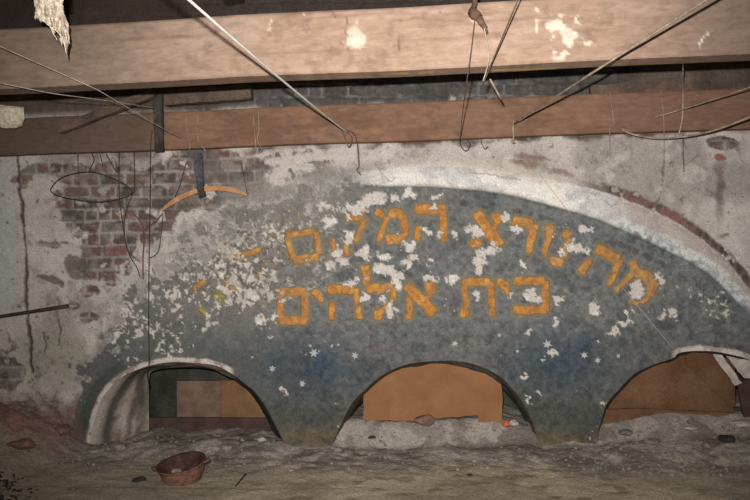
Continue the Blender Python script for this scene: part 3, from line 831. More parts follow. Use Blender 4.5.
def on_floor(px, py):
    """point of the floor seen at px, py"""
    d = P(px, py, -1.0) - CAM
    prev = None
    for Y in np.arange(-3.2, 0.55, 0.01):
        w_ = CAM + d * ((Y - CAM[1]) / d[1])
        if w_[2] <= floor_z(w_[0], w_[1]): return w_
    return w_


# ceiling
bm = bmesh.new()
nb = 16
for k in range(nb):
    xa = -3.3 + k * 6.9 / nb; xb = xa + 6.9 / nb - 0.012
    zz = 1.52 + 0.012 * (k % 3)
    bmesh.ops.create_cube(bm, size=1, matrix=Matrix.Translation(((xa + xb) / 2, -2.2, zz)) @ Matrix.Diagonal((xb - xa, 4.7, 0.025, 1)))
me = bpy.data.meshes.new('ceiling'); bm.to_mesh(me); bm.free()
tag(link('ceiling', me, M_CEIL), kind='structure')


# ------------------------------------------------------------------ timbers
def beam(name, za, zb, Yf, depth, colfn, xa=-3.2, xb=3.5, step=0.008, bev=0.012, warp=0.006):
    """horizontal squared timber; the front, underside and top are one wrapped grid"""
    xs = np.arange(xa, xb, step)
    prof = []                                        # (y, z) going down the front then back along the underside
    for t in np.linspace(0, 1, 5): prof.append((Yf + depth * (1 - t), zb))
    for z in np.arange(zb - bev, za + bev, -step): prof.append((Yf, z))
    for t in np.linspace(0, 1, 14): prof.append((Yf + depth * t + (bev if t == 0 else 0), za))
    prof.append((Yf + depth, zb))
    prof = np.array(prof)
    Xg = np.tile(xs, (len(prof), 1)); Yg = np.tile(prof[:, 0:1], (1, len(xs))); Zg = np.tile(prof[:, 1:2], (1, len(xs)))
    s = np.arange(len(prof))[:, None] + 0 * Xg
    wv = (fbm(Xg * 100, s * 0.8 + Zg * 0, 60, 3, 3) - 0.5) * warp * 2
    Yg = Yg - wv * (1 if True else 0)
    Zg = Zg + (fbm(Xg * 100, s * 0 + za * 50, 90, 3, 5) - 0.5) * warp * 2
    Yg[-1] = Yg[0]; Zg[-1] = Zg[0]
    qx_, qy_ = Q(np.stack([Xg, Yg, Zg], -1))
    cc = colfn(qx_, qy_, Xg, Zg)
    me = np_mesh(name, np.stack([Xg, Yg, Zg], -1).reshape(-1, 3), grid_faces(*Xg.shape), np.clip(cc.reshape(-1, 3), 0, 1))
    bm = bmesh.new(); bm.from_mesh(me)
    for e0 in (0, len(xs) - 1):                      # close the ends
        bm.verts.ensure_lookup_table()
        try: bm.faces.new([bm.verts[r * len(xs) + e0] for r in range(len(prof) - 1)])
        except Exception: pass
    bm.to_mesh(me); bm.free()
    return link(name, me, M_BEAM)


def c_b1(px, py, X, Z):
    n = fbm(X * 100, Z * 260, 30, 4, 1); n2 = fbm(X * 100, Z * 100, 6, 4, 2); n3 = fbm(X * 22, Z * 330, 9, 4, 3)
    c = np.zeros(px.shape + (3,)) + lin((170, 142, 122))
    c = mixc(c, (188, 160, 142), ss(0.45, 0.7, n) * 0.6)
    c = mixc(c, (138, 108, 90), ss(0.58, 0.8, n3) * 0.5)
    c = mixc(c, (132, 104, 90), ss(0.65, 0.8, n2) * 0.4)
    c = mixc(c, (112, 96, 83), ss(360, 0, px) * 0.75 + ss(600, 750, px) * 0.7)  # both ends darkened: the flash's falloff along the beam put into the colour
    for (sx, sy, rx, ry, a) in [(354, 34, 6, 13, -5), (353, 40, 5, 5, 0), (562, 28, 11, 9, 20), (568, 38, 8, 5, 30), (560, 13, 6, 4, 0), (556, 54, 8, 4, -10), (590, 43, 7, 3, 0),
                                (578, 25, 6, 3, 0), (549, 40, 6, 2.5, -20), (700, 39, 1.8, 10, 0), (532, 15, 6, 4, 30), (536, 28, 2, 8, 0), (310, 18, 3, 2, 0), (273, 27, 3, 5, 0), (472, 20, 3, 5, 0)]:
        f = blob(px + (n2 - .5) * 20, py + (fbm(X * 100, Z * 100, 4, 4, 6) - .5) * 16, sx, sy, rx * 1.1, ry * 1.1, a)
        c = mixc(c, (226, 212, 192), ss(0, 0.5, f) * (0.95 if sx > 500 else 0.6))
    yl = ss(1.3, 0.3, np.abs(py - (73.5 - 0.036 * (px - 400)) + (n - .5) * 2)) * ss(380, 400, px) * ss(640, 500, px) * ss(.35, .6, n2)
    c = mixc(c, (226, 190, 120), yl * 0.8)
    for pts in ([(347, 16), (346, 30), (347, 45), (350, 54)], [(400, 20), (400, 50)], [(438, 8), (439, 13)], [(333, 13), (334, 17)]):
        c = mixc(c, (110, 78, 62), ss(1.0, 0.3, line_dist(px + (n2 - .5) * 3, py, pts)) * 0.7)
    return c


def c_b2(px, py, X, Z):
    n = fbm(X * 100, Z * 260, 30, 4, 4); n2 = fbm(X * 100, Z * 100, 6, 4, 5); n3 = fbm(X * 22, Z * 330, 9, 4, 6)
    c = np.zeros(px.shape + (3,)) + lin((136, 104, 84))
    c = mixc(c, (112, 84, 66), ss(0.45, 0.7, n) * 0.6)
    c = mixc(c, (146, 112, 90), ss(0.58, 0.8, n3) * 0.5)
    c = mixc(c, (112, 90, 78), ss(0.62, 0.8, n2) * 0.45)
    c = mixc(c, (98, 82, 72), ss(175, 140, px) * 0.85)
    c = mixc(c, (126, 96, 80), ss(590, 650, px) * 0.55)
    c = mixc(c, (108, 62, 44), ss(0, .5, 0.25 - np.abs(blob(px, py, 322, 128, 9, 5, 0) - 0.2)) * 0.7)
    return c


z1b = float(zof(375, 71, -1.05)); z1t = float(zof(375, 8.5, -1.05))
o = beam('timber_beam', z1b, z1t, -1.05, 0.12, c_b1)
tag(o, 'thick pale brown squared timber beam crossing the top, nearest the camera', 'beam')
z2b = float(zof(375, 141.5, -0.07)); z2t = float(zof(375, 103.5, -0.07))
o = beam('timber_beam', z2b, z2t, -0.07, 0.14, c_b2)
tag(o, 'thinner reddish brown timber plate lying on top of the arch wall', 'beam')
Z2T, Z2B = z2t, z2b


def box_between(name, a, b, wdt, dep, mat, parent=None, bev=0.003):
    a = Vector(a); b = Vector(b); L = (b - a).length
    bm = bmesh.new(); bmesh.ops.create_cube(bm, size=1)
    for v in bm.verts: v.co = Vector((v.co.x * wdt, v.co.y * dep, v.co.z * L))
    bmesh.ops.subdivide_edges(bm, edges=[e for e in bm.edges if abs(e.verts[0].co.z - e.verts[1].co.z) > L * 0.5], cuts=8)
    for v in bm.verts: v.co.x += random.uniform(-1, 1) * wdt * 0.05
    bmesh.ops.bevel(bm, geom=[e for e in bm.edges if e.calc_face_angle(0) > 0.9], offset=bev, segments=2, affect='EDGES')
    z = (b - a).normalized(); y = Vector((0, 1, 0)); x = y.cross(z).normalized(); y = z.cross(x)
    R = Matrix((x, y, z)).transposed().to_4x4()
    bm.transform(Matrix.Translation((a + b) / 2) @ R)
    me = bpy.data.meshes.new(name); bm.to_mesh(me); bm.free()
    return link(name, me, mat, parent)


M_DKWOOD = mat_mix('dark_dusty_wood', (78, 72, 64), (54, 48, 44), 16, nscale=60, amt=0.3, bump=0.5)
M_MIDWOOD = mat_mix('brown_dusty_wood', (112, 92, 78), (82, 68, 60), 12, nscale=60, amt=0.3, bump=0.5)
o = box_between('wooden_batten', P(157.5, 84, -0.10), P(159.5, 152, -0.10), 0.05, 0.03, M_DKWOOD)
tag(o, 'short dark upright batten against the left part of the lower timber', 'batten')
o = box_between('wooden_brace', P(60, 130, -0.13), P(155, 93, -0.13), 0.045, 0.05, M_MIDWOOD)
tag(o, 'dark slanting brace in the shadow left of the upright batten', 'brace')
o = box_between('wooden_brace', P(166, 99, -0.05), P(252, 92, -0.05), 0.085, 0.07, M_MIDWOOD)
tag(o, 'rounded brown timber stub between the two beams right of the batten', 'brace')
o = box_between('wooden_brace', P(590, 96, -0.03), P(700, 86, -0.03), 0.10, 0.05, M_MIDWOOD)
tag(o, 'brown timber stub between the two beams at the right', 'brace')
for (a, b, lab) in [((86, -40, -0.75), (84, 40, -0.75), None)]: pass
# roof timbers lost in the dark above
for k, (xa, lab) in enumerate([(-1.75, 'dark rafter under the roof boards at the far left'), (-0.75, 'dark rafter above the white cable'), (0.35, 'dark rafter above the middle of the beam')]):
    o = box_between('rafter', (xa, 0.0, 1.44), (xa + 0.1, -3.6, 1.44), 0.12, 0.10, M_CEIL)
    tag(o, lab, 'rafter', 'rafters under the roof boards')


# ------------------------------------------------------------------ wires, cords, cables
def wire(name, pts, r, mat, label, cat, group=None, n=8, seg=6, parent=None, closed=False, jit=0.0):
    """pts: (px, py, Y) control points"""
    W_ = np.array([P(a, b, c) for a, b, c in pts])
    pth = catmull(W_, n)
    if jit:
        pth[1:-1] += rng.uniform(-jit, jit, (len(pth) - 2, 3))
    V_, F_ = tube([pth], r, seg, closed)
    o = link(name, np_mesh(name, np.array(V_), F_), mat, parent)
    if label: tag(o, label, cat, group)
    return o


def straight(a, b, n=8, sag=0.0):
    A = P(*a); Bq = P(*b); t = np.linspace(0, 1, n)[:, None]
    p = A * (1 - t) + Bq * t; p[:, 2] -= sag * 4 * (t[:, 0] * (1 - t[:, 0]))
    return p


def beyond(path, k=1.0, zmax=1.5):
    """carry a cord straight on past the picture's edge to what holds it"""
    p = np.asarray(path); d = p[0] - p[3]; d = d / np.linalg.norm(d); L = k
    if d[2] > 0: L = min(L, max(0.05, (zmax - p[0][2]) / d[2]))
    return np.vstack([p[0] + d * L, p[0] + d * L * .5, p])


def cord(name, path, r, mat, label, cat, group=None, seg=8):
    V_, F_ = tube([path], r, seg)
    o = link(name, np_mesh(name, np.array(V_), F_), mat)
    tag(o, label, cat, group); return o


cord('cable', beyond(straight((171, -16, -2.30), (348, 133, -0.10), 24, 0.01), 3.0), 0.0042, M_WHITEC, 'bright white cable slanting down across the upper beam from top left', 'cable')
cord('cable', beyond(np.vstack([straight((750, -28, -1.62), (592, 73, -1.10), 12), straight((592, 73, -1.10), (514, 124, -0.10), 10)[1:]]), 2.5), 0.0048, M_GREYC, 'grey twisted cable slanting down across the upper beam from top right', 'cable')
wire('cable', [(790, 100, -0.55), (750, 117, -0.42), (715, 130, -0.3), (685, 136.5, -0.2), (655, 138, -0.15), (632, 134, -0.12), (622, 129, -0.09)], 0.0052, M_GREYC,
     'thick pale cable sagging below the lower timber at the far right', 'cable')
wire('cable', [(790, 72, -0.6), (750, 87, -0.45), (715, 99, -0.3), (680, 110, -0.15), (655, 117, -0.09)], 0.0036, M_GREYC,
     'slimmer pale cable running up to the right edge above the sagging one', 'cable')
cord('string', beyond(np.vstack([straight((-50, 24, -1.30), (98, 90, -1.08), 10), straight((98, 90, -1.08), (181, 139, -0.09), 10)[1:]]), 1.5), 0.0016, M_STRING, 'taut pale string slanting down from the left edge across the upper beam', 'string')
wire('string', [(-40, 74, -1.2), (0, 83, -1.15), (40, 91, -1.09), (60, 94.5, -1.08), (110, 101, -0.7), (155, 108, -0.12)], 0.0018, M_STRING, 'thin slack string below the taut one at the left edge', 'string')
# bundle hanging over the beam in the middle
kn = bpy.data.objects.new('wire_bundle', None); COL.objects.link(kn); kn.location = Vector(P(475, 14, -1.075))
tag(kn, 'grey knot of wire hanging on the upper beam with loose ends', 'wire')


def rel(o):
    o.matrix_parent_inverse = Matrix.Translation(-Vector(o.parent.location)); return o


rel(wire('knot', [(473, -14, -1.075), (475, 3, -1.08), (472, 12, -1.085), (478, 17, -1.085), (484, 26, -1.08), (487, 34, -1.08)], np.interp(np.arange(41), [0, 10, 20, 26, 34, 40], [.009, .012, .021, .016, .010, .004]), M_RUSTW, None, None, parent=kn, jit=0.002))
rel(wire('wire_end', [(475, 18, -1.09), (471, 52, -1.09), (467, 80, -1.09), (463, 110, -0.7), (460, 140, -0.12)], 0.0022, M_RUSTW, None, None, parent=kn))
rel(wire('string_end', [(484, 28, -1.09), (487, 42, -1.09), (489, 56, -1.09), (487, 68, -1.08), (483, 81, -1.07)], 0.0022, M_STRING, None, None, parent=kn))
cord('wire', beyond(straight((523, -12, -1.35), (483, 84, -1.08), 12), 1.5), 0.0026, M_RUSTW, 'straight brown wire leaning over the upper beam right of the knot', 'wire')
cord('stick', straight((490, 79, -1.02), (501, 99, -0.95), 5), 0.004, M_GREYC, 'short pale stick poking down from under the upper beam', 'stick')
# ties nailed over the lower timber
G = 'wire ties hanging over the lower timber'
wire('wire_tie', [(186, 116, -0.085), (187, 128, -0.095), (190, 146, -0.095), (188, 153, -0.09)], 0.0019, M_GREYC, 'thin wire tie over the lower timber directly above the orange strap, left strand', 'wire', G)
wire('wire_tie', [(198, 114, -0.085), (197, 130, -0.095), (199, 142, -0.095), (206, 151, -0.09)], 0.0019, M_GREYC, 'thin wire tie over the lower timber directly above the orange strap, right strand', 'wire', G)
wire('wire_tie', [(253, 111, -0.085), (254, 125, -0.095), (256, 148, -0.095), (258, 153, -0.09)], 0.0019, M_GREYC, 'left one of two paired wires over the lower timber beside the white cable', 'wire', G)
wire('wire_tie', [(258, 111, -0.085), (259, 128, -0.095), (257.5, 140, -0.095), (262, 150, -0.09), (258, 153, -0.09)], 0.0019, M_GREYC, 'right one of two paired wires over the lower timber beside the white cable', 'wire', G)
wire('wire_tie', [(610, 92, -0.085), (612, 108, -0.095), (614, 125, -0.095), (610, 127, -0.09), (610, 150, -0.02), (610, 165, -0.012)], 0.0019, M_GREYC, 'bent wire running down over the lower timber onto the pale plaster', 'wire', G)
wire('wire_tie', [(661, 90, -0.085), (663, 108, -0.095), (664, 125, -0.095), (664, 150, -0.02), (665, 158, -0.012)], 0.0019, M_GREYC, 'wire tie over the lower timber where the two right cables meet', 'wire', G)
wire('wire_tie', [(683, 62, -0.6), (683, 90, -0.12), (683, 105, -0.10), (682, 120, -0.10), (679, 134, -0.09)], 0.0028, M_STRING, 'dusty cobwebbed strand over the lower timber right of the other ties', 'wire', G)
wire('wire_tie', [(683, 134, -0.06), (683, 150, -0.03), (684, 172, -0.02)], 0.0022, M_RUSTW, 'short thin wire on the plaster below the dusty strand', 'wire', G)
wire('wire_hook', [(514, 120, -0.09), (513, 128, -0.10), (513.5, 138, -0.10), (512, 142, -0.095), (515, 143, -0.09)], 0.0045, M_GREYC, 'hook holding the lower end of the grey twisted cable', 'hook')
wire('wire_hook', [(342, 130, -0.09), (345, 138, -0.10), (349, 147, -0.10), (352, 138, -0.10), (347, 130, -0.10), (354, 134, -0.10), (357, 142, -0.09), (358, 150, -0.06), (359, 166, -0.04), (357, 170, -0.04), (361, 175, -0.04)],
     0.0035, M_RUSTW, 'tangled hook at the lower end of the white cable with a nail hanging below', 'hook')
wire('wire_hook', [(460, 138, -0.09), (461, 146, -0.085), (466, 151, -0.05), (470, 146, -0.05), (468, 140, -0.085)], 0.0024, M_WIRE, 'small dark wire loop under the lower timber below the knot', 'hook')
wire('wire_hook', [(481, 138, -0.085), (482, 144, -0.06), (485, 149, -0.04), (488, 147, -0.04)], 0.0022, M_WIRE, 'tiny dark wire hook beside the wire loop under the lower timber', 'hook')
# left wall wires
el = [(50 + 0, 190), (58, 180), (72, 174), (92, 172), (112, 178), (128, 187), (131, 194), (118, 199), (96, 202), (72, 199), (56, 195)]
W_ = np.array([P(a, b, -0.055 - 0.02 * math.sin(i)) for i, (a, b) in enumerate(el)])
cc_ = catmull(np.vstack([W_, W_[:1]]), 6)[:-1]
V_, F_ = tube([cc_], 0.0030, 6, True)
o = link('wire_hoop', np_mesh('wire_hoop', np.array(V_), F_), M_WIRE)
tag(o, 'dark oval wire hoop hanging on the left brickwork', 'hoop')
Gw = 'dark wires hanging on the left brickwork'
wire('wire', [(78, 150, -0.06), (78, 165, -0.03), (79, 174, -0.03)], 0.0026, M_RUSTW, 'short brown wire above the left end of the wire hoop', 'wire', Gw)
wire('wire', [(92, 154, -0.07), (94, 160, -0.03), (91, 167, -0.03), (89, 173, -0.05)], 0.0028, M_WIRE, 'short dark wire holding the wire hoop from above', 'wire', Gw)
wire('wire', [(106, 154, -0.07), (112, 164, -0.03), (117, 172, -0.03), (119, 164, -0.03), (119, 153, -0.06)], 0.0028, M_WIRE, 'V shaped dark wire above the right end of the hoop', 'wire', Gw)
wire('wire', [(100, 154, -0.07), (102, 162, -0.03), (103, 167, -0.03)], 0.0022, M_WIRE, 'tiny straight dark wire between the hoop wires', 'wire', Gw)
wire('wire', [(119, 168, -0.03), (119, 190, -0.03), (121, 212, -0.03), (126, 245, -0.03), (131, 258, -0.03), (137, 268, -0.03), (140, 277, -0.03)], 0.0028, M_WIRE, 'long dark wire drooping from the hoop down the brickwork', 'wire', Gw)
wire('wire', [(134, 150, -0.06), (134.5, 175, -0.03), (134, 190, -0.03), (128, 205, -0.03), (124, 225, -0.03), (128, 250, -0.03), (140, 262, -0.03)], 0.0024, M_WIRE, 'thin dark wire crossing behind the red one', 'wire', Gw)
wire('wire', [(163, 215, -0.04), (161, 235, -0.03), (158, 252, -0.03), (150, 258, -0.03)], 0.0026, M_WIRE, 'dark wire curving down from the left end of the orange strap', 'wire', Gw)
wire('wire', [(186, 163, -0.03), (180, 185, -0.03), (175, 197, -0.03)], 0.0028, M_WIRE, 'short dark slanting wire left of the black strap', 'wire', Gw)
wire('wire', [(241, 163, -0.04), (244, 178, -0.03), (247, 194, -0.03)], 0.0020, M_WIRE, 'thin wire meeting the right tip of the orange strap', 'wire', Gw)
wire('wire', [(134, 214, -0.03), (142, 224, -0.035), (144, 240, -0.035), (143, 256, -0.03), (143, 279, -0.03)], 0.0036, M_REDW, 'red wire hanging on the brickwork beside the long vertical cord', 'wire')
wire('wire', [(163, 213, -0.04), (155, 222, -0.03), (145, 229, -0.03), (141, 240, -0.03)], 0.0028, M_REDW, 'reddish wire joining the orange strap to the red wire', 'wire')
wire('cord', [(152, 130, -0.11), (150.5, 150, -0.10), (150, 200, -0.09), (149, 260, -0.09), (148.5, 320, -0.09), (149, 362, -0.08), (147, 372, -0.07), (149, 386, -0.06)], 0.0026, M_WIRE,
     'long dark vertical cord hanging in front of the wall down to the left opening', 'cord')
cord('string', straight((622, 287, -0.04), (674, 350, -0.03), 6), 0.0016, M_STRING, 'thin pale string slanting down the right side of the painting to the right opening', 'string')
cord('string', straight((540, 175, -0.03), (572, 216, -0.02), 6), 0.0013, M_STRING, 'very thin string across the white rim above the painting', 'string')
# iron rod at left
o = cord('iron_rod', straight((-60, 326, -0.04), (68, 306, -0.03), 10), np.linspace(0.009, 0.012, 10), M_WIRE, 'dark iron rod sticking out across the plaster at the left edge', 'rod')

# orange bent strap with its black hanger
st = bpy.data.objects.new('bent_strap', None); COL.objects.link(st); st.location = Vector(P(200, 190, -0.05))
tag(st, 'curved orange strap fixed to the brickwork by a black hanger', 'strap')
cpath = catmull([(161.5, 210.5), (172, 202.5), (185, 195.5), (200, 190), (215, 188.2), (232, 190), (247, 195)], 6)
V_ = []; n_ = len(cpath)
tt = np.gradient(cpath, axis=0); tt /= np.linalg.norm(tt, axis=1)[:, None]; nn = np.stack([-tt[:, 1], tt[:, 0]], 1)
for i in range(n_):
    hw = 2.3 * min(1, 0.35 + 4 * min(i, n_ - 1 - i) / n_)
    for sgn, Y in ((1, -0.060), (-1, -0.060), (-1, -0.035), (1, -0.035)):
        V_.append(P(cpath[i, 0] + sgn * nn[i, 0] * hw, cpath[i, 1] + sgn * nn[i, 1] * hw, Y))
F_ = [[i * 4 + k, i * 4 + (k + 1) % 4, i * 4 + 4 + (k + 1) % 4, i * 4 + 4 + k] for i in range(n_ - 1) for k in range(4)] + [[0, 1, 2, 3], [(n_ - 1) * 4 + k for k in (3, 2, 1, 0)]]
bd = link('band', np_mesh('band', np.array(V_), F_, smooth=False), M_BAND, st); rel(bd)
M_STRAPK = mat_mix('black_strap', (92, 92, 94), (62, 62, 66), 30, nscale=90, amt=0.3, bump=0.4)
hg = box_between('hanger', P(198, 153, -0.055), P(200.5, 188, -0.055), 0.042, 0.02, M_STRAPK, st); rel(hg)
cl = box_between('clamp', P(199.5, 186, -0.065), P(203, 197, -0.065), 0.036, 0.025, M_DKWOOD, st); rel(cl)


# ------------------------------------------------------------------ ragged cloth hanging at the top left
def rag():
    Yc = -1.42
    left = catmull([(44, -176), (40, -120), (34, -70), (28, -30), (32, -12), (34, 2), (37, 18), (44, 22), (50, 27), (57, 32), (63, 40), (66, 50), (66.5, 56)], 6)
    right = catmull([(58, -176), (60, -120), (63, -70), (66, -30), (64, -12), (63, 2), (63, 8), (66, 18), (68, 26), (69, 34), (68.5, 42), (67.5, 50), (67, 56)], 6)
    n = len(left); m = 26
    V_ = []
    for side in (0, 1):
        for i in range(n):
            for j in range(m):
                t = j / (m - 1)
                x = left[i, 0] * (1 - t) + right[i, 0] * t; y = left[i, 1] * (1 - t) + right[i, 1] * t
                r = (fbm(np.array(x * 2.2), np.array(y * 0.7), 5, 3, 2) - 0.5) * 0.07
                bulge = 0.035 * math.sin(math.pi * t) * (1 - i / n * 0.8)
                Y = Yc - (bulge if side == 0 else -bulge) + float(r) * math.sin(math.pi * t) ** 0.5
                x += (random.random() - .5) * 1.5 * (j in (0, m - 1)) * (side == 0)
                V_.append(P(x, y, Y))
    F_ = []
    for i in range(n - 1):
        for j in range(m - 1):
            a = i * m + j
            F_.append([a, a + m, a + m + 1, a + 1]); b = n * m + a
            F_.append([b, b + 1, b + m + 1, b + m])
        for j in (0, m - 1):
            a = i * m + j; b = n * m + a
            F_.append([a, b, b + m, a + m] if j == 0 else [a, a + m, b + m, b])
    o = link('hanging_rag', np_mesh('hanging_rag', np.array(V_), F_), M_CLOTH)
    tag(o, 'ragged off white cloth hanging from above at the top left corner', 'rag')
    fr = []
    for (xa, ya, xb, yb) in [(50, 26, 57, 40), (52, 27, 55, 34), (60, 34, 62, 46), (62, 36, 63, 44), (64, 40, 67, 57), (66, 36, 67, 50), (67, 30, 70, 44), (36, 12, 35, 20), (40, 18, 41, 22), (46, 20, 50, 26), (65, 20, 69, 27), (61, 36, 60, 42)]:
        a = P(xa, ya, Yc - 0.02); b = P(xb, yb, Yc - 0.01); t = np.linspace(0, 1, 6)[:, None]
        p = a * (1 - t) + b * t + rng.uniform(-.002, .002, (6, 3)); fr.append(p)
    Vf, Ff = tube(fr, [np.linspace(0.0045, 0.0012, 6)] * len(fr), 5)
    f = link('fringe', np_mesh('fringe', np.array(Vf), Ff), M_CLOTH, o)


rag()


# ------------------------------------------------------------------ stones, fragments
def stone(name, loc, r, mat, label, cat, group=None, flat=0.6, seed=0, rot=0.0, parent=None):
    bm = bmesh.new(); bmesh.ops.create_icosphere(bm, subdivisions=3, radius=1)
    rs = np.random.RandomState(seed); pl = rs.normal(size=(9, 3)); pl /= np.linalg.norm(pl, axis=1)[:, None]; dd = rs.uniform(0.55, 0.95, 9)
    for v in bm.verts:
        c = np.array(v.co)
        for k in range(9):
            q = c @ pl[k] - dd[k]
            if q > 0: c = c - pl[k] * q
        c *= 1 + 0.05 * rs.uniform(-1, 1)
        v.co = Vector(c)
    sc_ = np.array([r * rs.uniform(0.9, 1.4), r * rs.uniform(0.8, 1.1), r * flat])
    bm.transform(Matrix.Rotation(rot, 4, 'Z') @ Matrix.Diagonal((*sc_, 1)))
    me = bpy.data.meshes.new(name); bm.to_mesh(me); bm.free()
    o = link(name, me, mat, parent); o.location = Vector(loc)
    if label: tag(o, label, cat, group)
    return o


# lump of plaster on the left end of the lower timber
o = stone('plaster_lump', P(10, 115, -0.20), 0.085, M_CLOTH, 'crumbling pale plaster lump on the lower timber at the left edge', 'plaster', flat=1.05, seed=5)
o = stone('plaster_lump', P(452, 98, -0.03), 0.022, M_PLAST, 'small pale lump sitting on the lower timber in the middle', 'plaster', flat=1.1, seed=8)
# named fragments
p = on_floor(425, 424); p[1] = 0.06; p[2] = float(zof(425, 420.5, 0.06))
stone('brick_fragment', p, 0.050, M_BRICK, 'pinkish brick fragment under the notch of the ochre board', 'brick', flat=0.75, seed=2)
p = P(506, 424, 0.07); stone('brick_fragment', p, 0.026, mat_mix('orange_brick', (206, 116, 78), (180, 96, 66), 30, nscale=90, amt=.2, bump=.4), 'bright orange brick fragment at the right foot of the middle board', 'brick', flat=0.8, seed=3)
p = P(514, 423, 0.06); stone('plaster_fragment', p, 0.024, M_PLAST, 'pale plaster fragment right beside the orange brick fragment', 'plaster', flat=0.8, seed=4)
p = P(691, 428, 0.02); stone('plaster_fragment', p, 0.026, M_PLAST, 'flat white plaster fragment on the rubble in front of the right opening', 'plaster', flat=0.35, seed=6)
p = P(742, 424, 0.05); stone('plaster_fragment', p, 0.05, M_PLAST, 'big pale plaster fragment at the right edge of the rubble', 'plaster', flat=0.5, seed=9)
for k, (a, b, r, mt, nm, lab) in enumerate([
    (118, 449, 0.05, M_STONE, 'stone', 'grey stone at the foot of the left opening, left side'), (226, 449, 0.045, M_STONE, 'stone', 'grey stone below the dark red board'),
    (262, 441, 0.035, M_PLAST, 'plaster_fragment', 'pale fragment at the right foot of the left opening'), (243, 446, 0.03, M_STONE, 'stone', 'small grey stone left of the pale fragment'),
    (96, 452, 0.04, M_STONE, 'stone', 'grey stone under the left end of the left arch'), (62, 432, 0.06, M_BRICK, 'brick_fragment', 'dull red brick piece on the heap at the left'),
    (22, 447, 0.07, M_BRICK, 'brick_fragment', 'large dull red brick piece near the left edge'), (140, 481, 0.028, M_BLACK, 'stone', 'dark lump left of the rusty bowl'),
    (604, 455, 0.03, M_STONE, 'stone', 'grey stone right of the second pier foot'), (652, 442, 0.035, M_STONE, 'stone', 'grey stone on the rubble below the brown board'),
    (728, 440, 0.045, M_BLACK, 'stone', 'dark lump in the rubble at the right'), (706, 446, 0.03, M_STONE, 'stone', 'small grey stone near the dark lump'),
    (626, 434, 0.04, M_STONE, 'stone', 'grey stone at the left foot of the brown board'), (372, 438, 0.02, M_BLACK, 'stone', 'little dark lump on the dust in the middle opening'),
    (338, 451, 0.03, M_STONE, 'stone', 'grey stone beside the first pier foot'), (470, 476, 0.016, M_BLACK, 'stone', 'small black crumb on the bare dusty floor')]):
    p = on_floor(a, b); p[2] += r * 0.2
    stone(nm, p, r, mt, lab, 'stone' if nm == 'stone' else ('brick' if 'brick' in nm else 'plaster'), flat=0.5, seed=20 + k, rot=k)
# anonymous gravel: one object nobody could count
bm = bmesh.new()
for k in range(900):
    a = random.choice([random.uniform(-60, 300), random.uniform(330, 760), random.uniform(590, 800)]); y = random.uniform(-0.45, 0.12) if random.random() < .8 else random.uniform(-1.0, -.3)
    X_ = float(P(a, 440, y)[0]); r = random.uniform(0.003, 0.012) * (1 if y > -.4 else 0.5)
    M_ = Matrix.Translation((X_, y, floor_z(X_, y) + r * 0.2)) @ Matrix.Rotation(random.uniform(0, 6), 4, Vector((random.random(), random.random(), 1)).normalized()) @ Matrix.Diagonal((r * 1.4, r, r * 0.7, 1))
    bmesh.ops.create_icosphere(bm, subdivisions=1, radius=1, matrix=M_)
me = bpy.data.meshes.new('gravel'); bm.to_mesh(me); bm.free()
tag(link('gravel', me, M_STONE), 'fine grey gravel and plaster crumbs strewn along the foot of the wall', 'gravel', kind='stuff')
bm = bmesh.new()
for k in range(260):
    q = on_floor(random.uniform(-30, 32), random.uniform(462, 520)) if False else None
    a = random.gauss(-2, 16); y = random.uniform(-1.15, -0.55)
    X_ = float(P(a, 470, y)[0]); r = random.uniform(0.003, 0.011)
    M_ = Matrix.Translation((X_, y, floor_z(X_, y) + r * 0.3)) @ Matrix.Rotation(random.uniform(0, 6), 4, Vector((random.random(), random.random(), 1)).normalized()) @ Matrix.Diagonal((r * 1.5, r, r * 0.6, 1))
    bmesh.ops.create_icosphere(bm, subdivisions=1, radius=1, matrix=M_)
me = bpy.data.meshes.new('cinders'); bm.to_mesh(me); bm.free()
tag(link('cinders', me, M_BLACK), 'black cinders heaped in the bottom left corner of the floor', 'cinders', kind='stuff')

# twig on the floor
a = on_floor(236, 487); b = on_floor(246, 475)
a[2] += 0.006; b[2] += 0.006
cord('twig', np.linspace(a, b, 5), 0.004, M_BLACK, 'short black twig lying right of the rusty bowl', 'twig')
a = on_floor(592, 470); b = on_floor(604, 466)

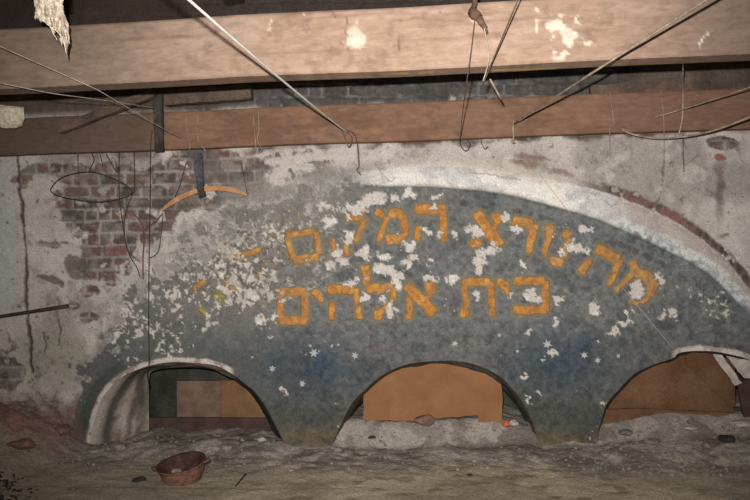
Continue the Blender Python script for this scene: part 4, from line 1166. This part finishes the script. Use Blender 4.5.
# ------------------------------------------------------------------ rusty bowl
bw_c = on_floor(180, 484)
bowl = bpy.data.objects.new('rusty_bowl', None); COL.objects.link(bowl)
bowl.location = Vector((bw_c[0], bw_c[1] + 0.06, floor_z(bw_c[0], bw_c[1]) - 0.02)); bowl.rotation_euler = (math.radians(9), math.radians(-7), 0.1)
tag(bowl, 'rusty reddish metal bowl with two small handles half buried in the floor dust', 'bowl')
prof = [(0.02, 0.0), (0.06, 0.004), (0.085, 0.02), (0.100, 0.05), (0.108, 0.085), (0.112, 0.105), (0.119, 0.108), (0.119, 0.112), (0.108, 0.110), (0.102, 0.086), (0.093, 0.05), (0.078, 0.024), (0.05, 0.012), (0.001, 0.01)]
V_ = []; ns = 40
for (r, z) in prof:
    for s in range(ns):
        t = 2 * math.pi * s / ns; rr = r * (1 + 0.02 * math.sin(3 * t + 1))
        V_.append((rr * math.cos(t), rr * math.sin(t), z + 0.003 * math.sin(2 * t)))
F_ = [[i * ns + s, i * ns + (s + 1) % ns, (i + 1) * ns + (s + 1) % ns, (i + 1) * ns + s] for i in range(len(prof) - 1) for s in range(ns)]
bo = link('bowl_body', np_mesh('bowl_body', np.array(V_), F_), M_RUST, bowl)
bo.data.materials.append(mat_mix('rusty_metal_inside', (84, 58, 50), (60, 42, 38), 30, nscale=90, amt=0.35, bump=0.5))
for i_, p_ in enumerate(bo.data.polygons): p_.material_index = 1 if i_ // ns >= 7 else 0
for sg in (-1, 1):
    pth = np.array([(sg * (0.114 + 0.026 * math.sin(t)), 0.024 * math.cos(t) * 1.0, 0.104 + 0.004 * math.sin(t)) for t in np.linspace(0, math.pi, 9)])
    Vh, Fh = tube([pth], 0.005, 6)
    link('handle', np_mesh('handle', np.array(Vh), Fh), M_RUST, bowl)
# debris inside
for k, (dx, dy, r, mt) in enumerate([(-0.03, -0.02, 0.020, M_BRICK), (0.02, 0.02, 0.024, M_BLACK), (-0.05, 0.03, 0.02, M_STONE), (0.05, -0.01, 0.018, M_BLACK), (0.0, -0.045, 0.014, M_STONE)]):
    stone('stone', bowl.location + Vector((dx, dy, 0.05)), r, mt, ['brick crumb in the rusty bowl, front left', 'dark lump in the middle of the rusty bowl', 'grey crumb at the left rim inside the rusty bowl',
          'dark crumb at the right inside the rusty bowl', 'small grey crumb at the front inside the rusty bowl'][k], 'stone', 'debris lying inside the rusty bowl', flat=0.8, seed=60 + k)
